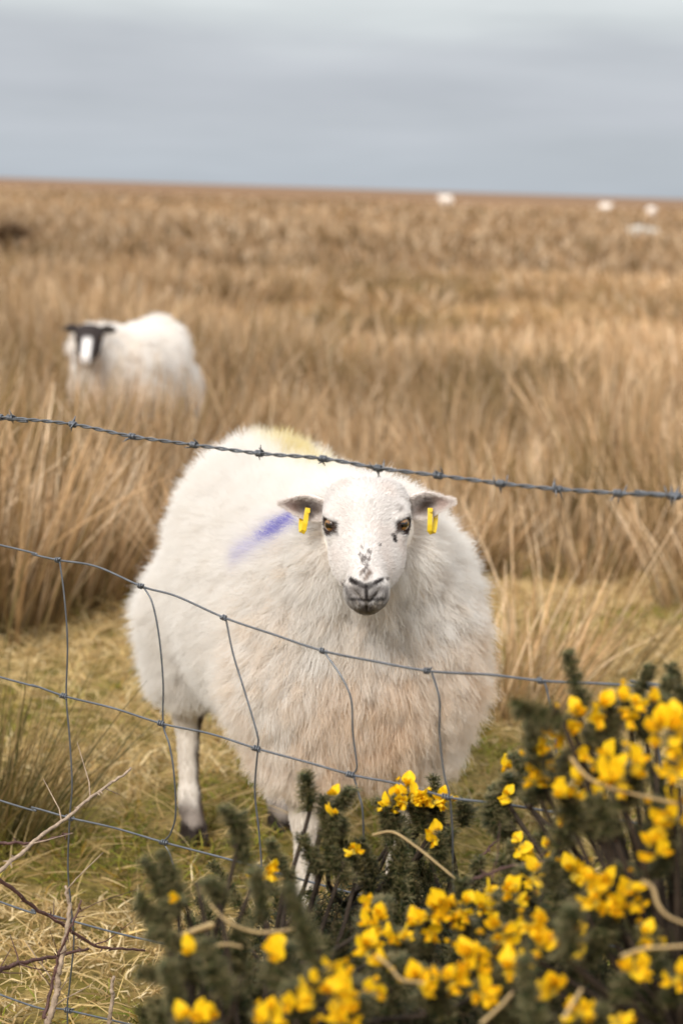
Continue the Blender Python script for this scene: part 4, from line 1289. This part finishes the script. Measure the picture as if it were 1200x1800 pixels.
stem('bramble_stem', 'long dark bramble cane crossing the turf low behind the netting', 'bramble', pp([(-40, 1510, 2.85), (0, 1548, 2.9), (60, 1588, 2.95), (120, 1628, 3.0), (180, 1660, 3.05), (255, 1671, 3.1)]), .0040, .0026, M_bramble, 12)
stem('bramble_stem', 'arched purple brown bramble cane lying on the grass by the stick', 'bramble', pp([(-30, 1720, 2.8), (10, 1697, 2.85), (50, 1682, 2.9), (100, 1678, 2.95), (155, 1668, 3.0)]), .0046, .0030, M_bramble, 9)
stem('bramble_stem', 'upright dark bramble cane twisting around the stay wire', 'bramble', pp([(78, 1790, 2.85), (90, 1730, 2.86), (105, 1680, 2.86), (125, 1630, 2.85), (143, 1582, 2.86)]), .0034, .0018, M_bramble, 8)
stem('bramble_stem', 'dark curved cane half hidden beneath the rush tussock', 'bramble', pp([(-20, 1482, 3.1), (40, 1483, 3.12), (90, 1478, 3.15), (125, 1465, 3.2)]), .0032, .002, M_bramble, 6)
stem('dead_stick', 'pale barkless upright stick with forked top beside the stay wire', 'stick', pp([(85, 1800, 2.9), (100, 1740, 2.9), (112, 1690, 2.9), (122, 1620, 2.9), (122, 1580, 2.9), (116, 1557, 2.9)]), .0062, .0030, M_deadstem, 4)
stem('dead_stick', 'short broken white stick poking out of the turf', 'stick', pp([(192, 1800, 3.0), (198, 1755, 3.0), (201, 1716, 3.0)]), .0040, .0036, M_deadstem, 0)
stem('bramble_stem', 'dark bramble cane arching through the gorse flowers', 'bramble', pp([(815, 1572, 2.3), (850, 1545, 2.3), (895, 1528, 2.3), (960, 1517, 2.28), (1010, 1512, 2.3)]), .0026, .0018, M_bramble, 6)
stem('bramble_stem', 'thin reddish bramble shoot rising at the gorse edge', 'bramble', pp([(832, 1530, 2.6), (850, 1500, 2.6), (868, 1480, 2.6), (876, 1455, 2.6)]), .0024, .0014, M_bramble, 4)
DRY = [('curled pale dry blade hooped over the dark gorse shoots', [(362, 1705, 1.9), (362, 1680, 1.9), (375, 1665, 1.9), (400, 1660, 1.9), (425, 1665, 1.9)]),
       ('broad pale dry blade tip catching light at the gorse edge', [(300, 1665, 1.95), (315, 1648, 1.95), (345, 1635, 1.95), (376, 1625, 1.95)]),
       ('long tan dry blade sagging across the gorse', [(370, 1590, 1.98), (400, 1620, 1.95), (445, 1638, 1.95), (490, 1637, 1.95), (530, 1630, 1.95)]),
       ('straight straw stalk crossing the central flower cluster', [(655, 1468, 2.45), (690, 1463, 2.42), (730, 1488, 2.4), (770, 1520, 2.38), (800, 1545, 2.36)]),
       ('brown arched stalk among the tall bush flower heads', [(1000, 1330, 1.9), (1030, 1365, 1.9), (1070, 1385, 1.9), (1130, 1400, 1.9), (1200, 1415, 1.9)]),
       ('bent tan stalk in the dark of the tall bush', [(1125, 1548, 1.8), (1145, 1560, 1.8), (1155, 1590, 1.8), (1175, 1612, 1.8), (1215, 1628, 1.8)]),
       ('pale flat dry blade lying over the dark bush base', [(1090, 1682, 1.75), (1130, 1668, 1.75), (1170, 1665, 1.75), (1220, 1662, 1.75)]),
       ('twisted dry blade between the low flower heads', [(660, 1680, 1.85), (685, 1700, 1.85), (705, 1722, 1.85), (745, 1728, 1.85)]),
       ('kinked straw stalk at the foot of the low flower heads', [(845, 1800, 1.8), (880, 1768, 1.8), (900, 1745, 1.8)]),
       ('short pale blade standing at the base of the tall bush', [(990, 1790, 1.74), (1005, 1765, 1.74), (1022, 1738, 1.74)])]
for lb, pts in DRY:
    stem('dry_grass_blade', lb, 'dry grass', pp(pts), .0022, .0016 if 'broad' not in lb else .004, M_straw, 0, flat=True, group='dry blades caught in the gorse')
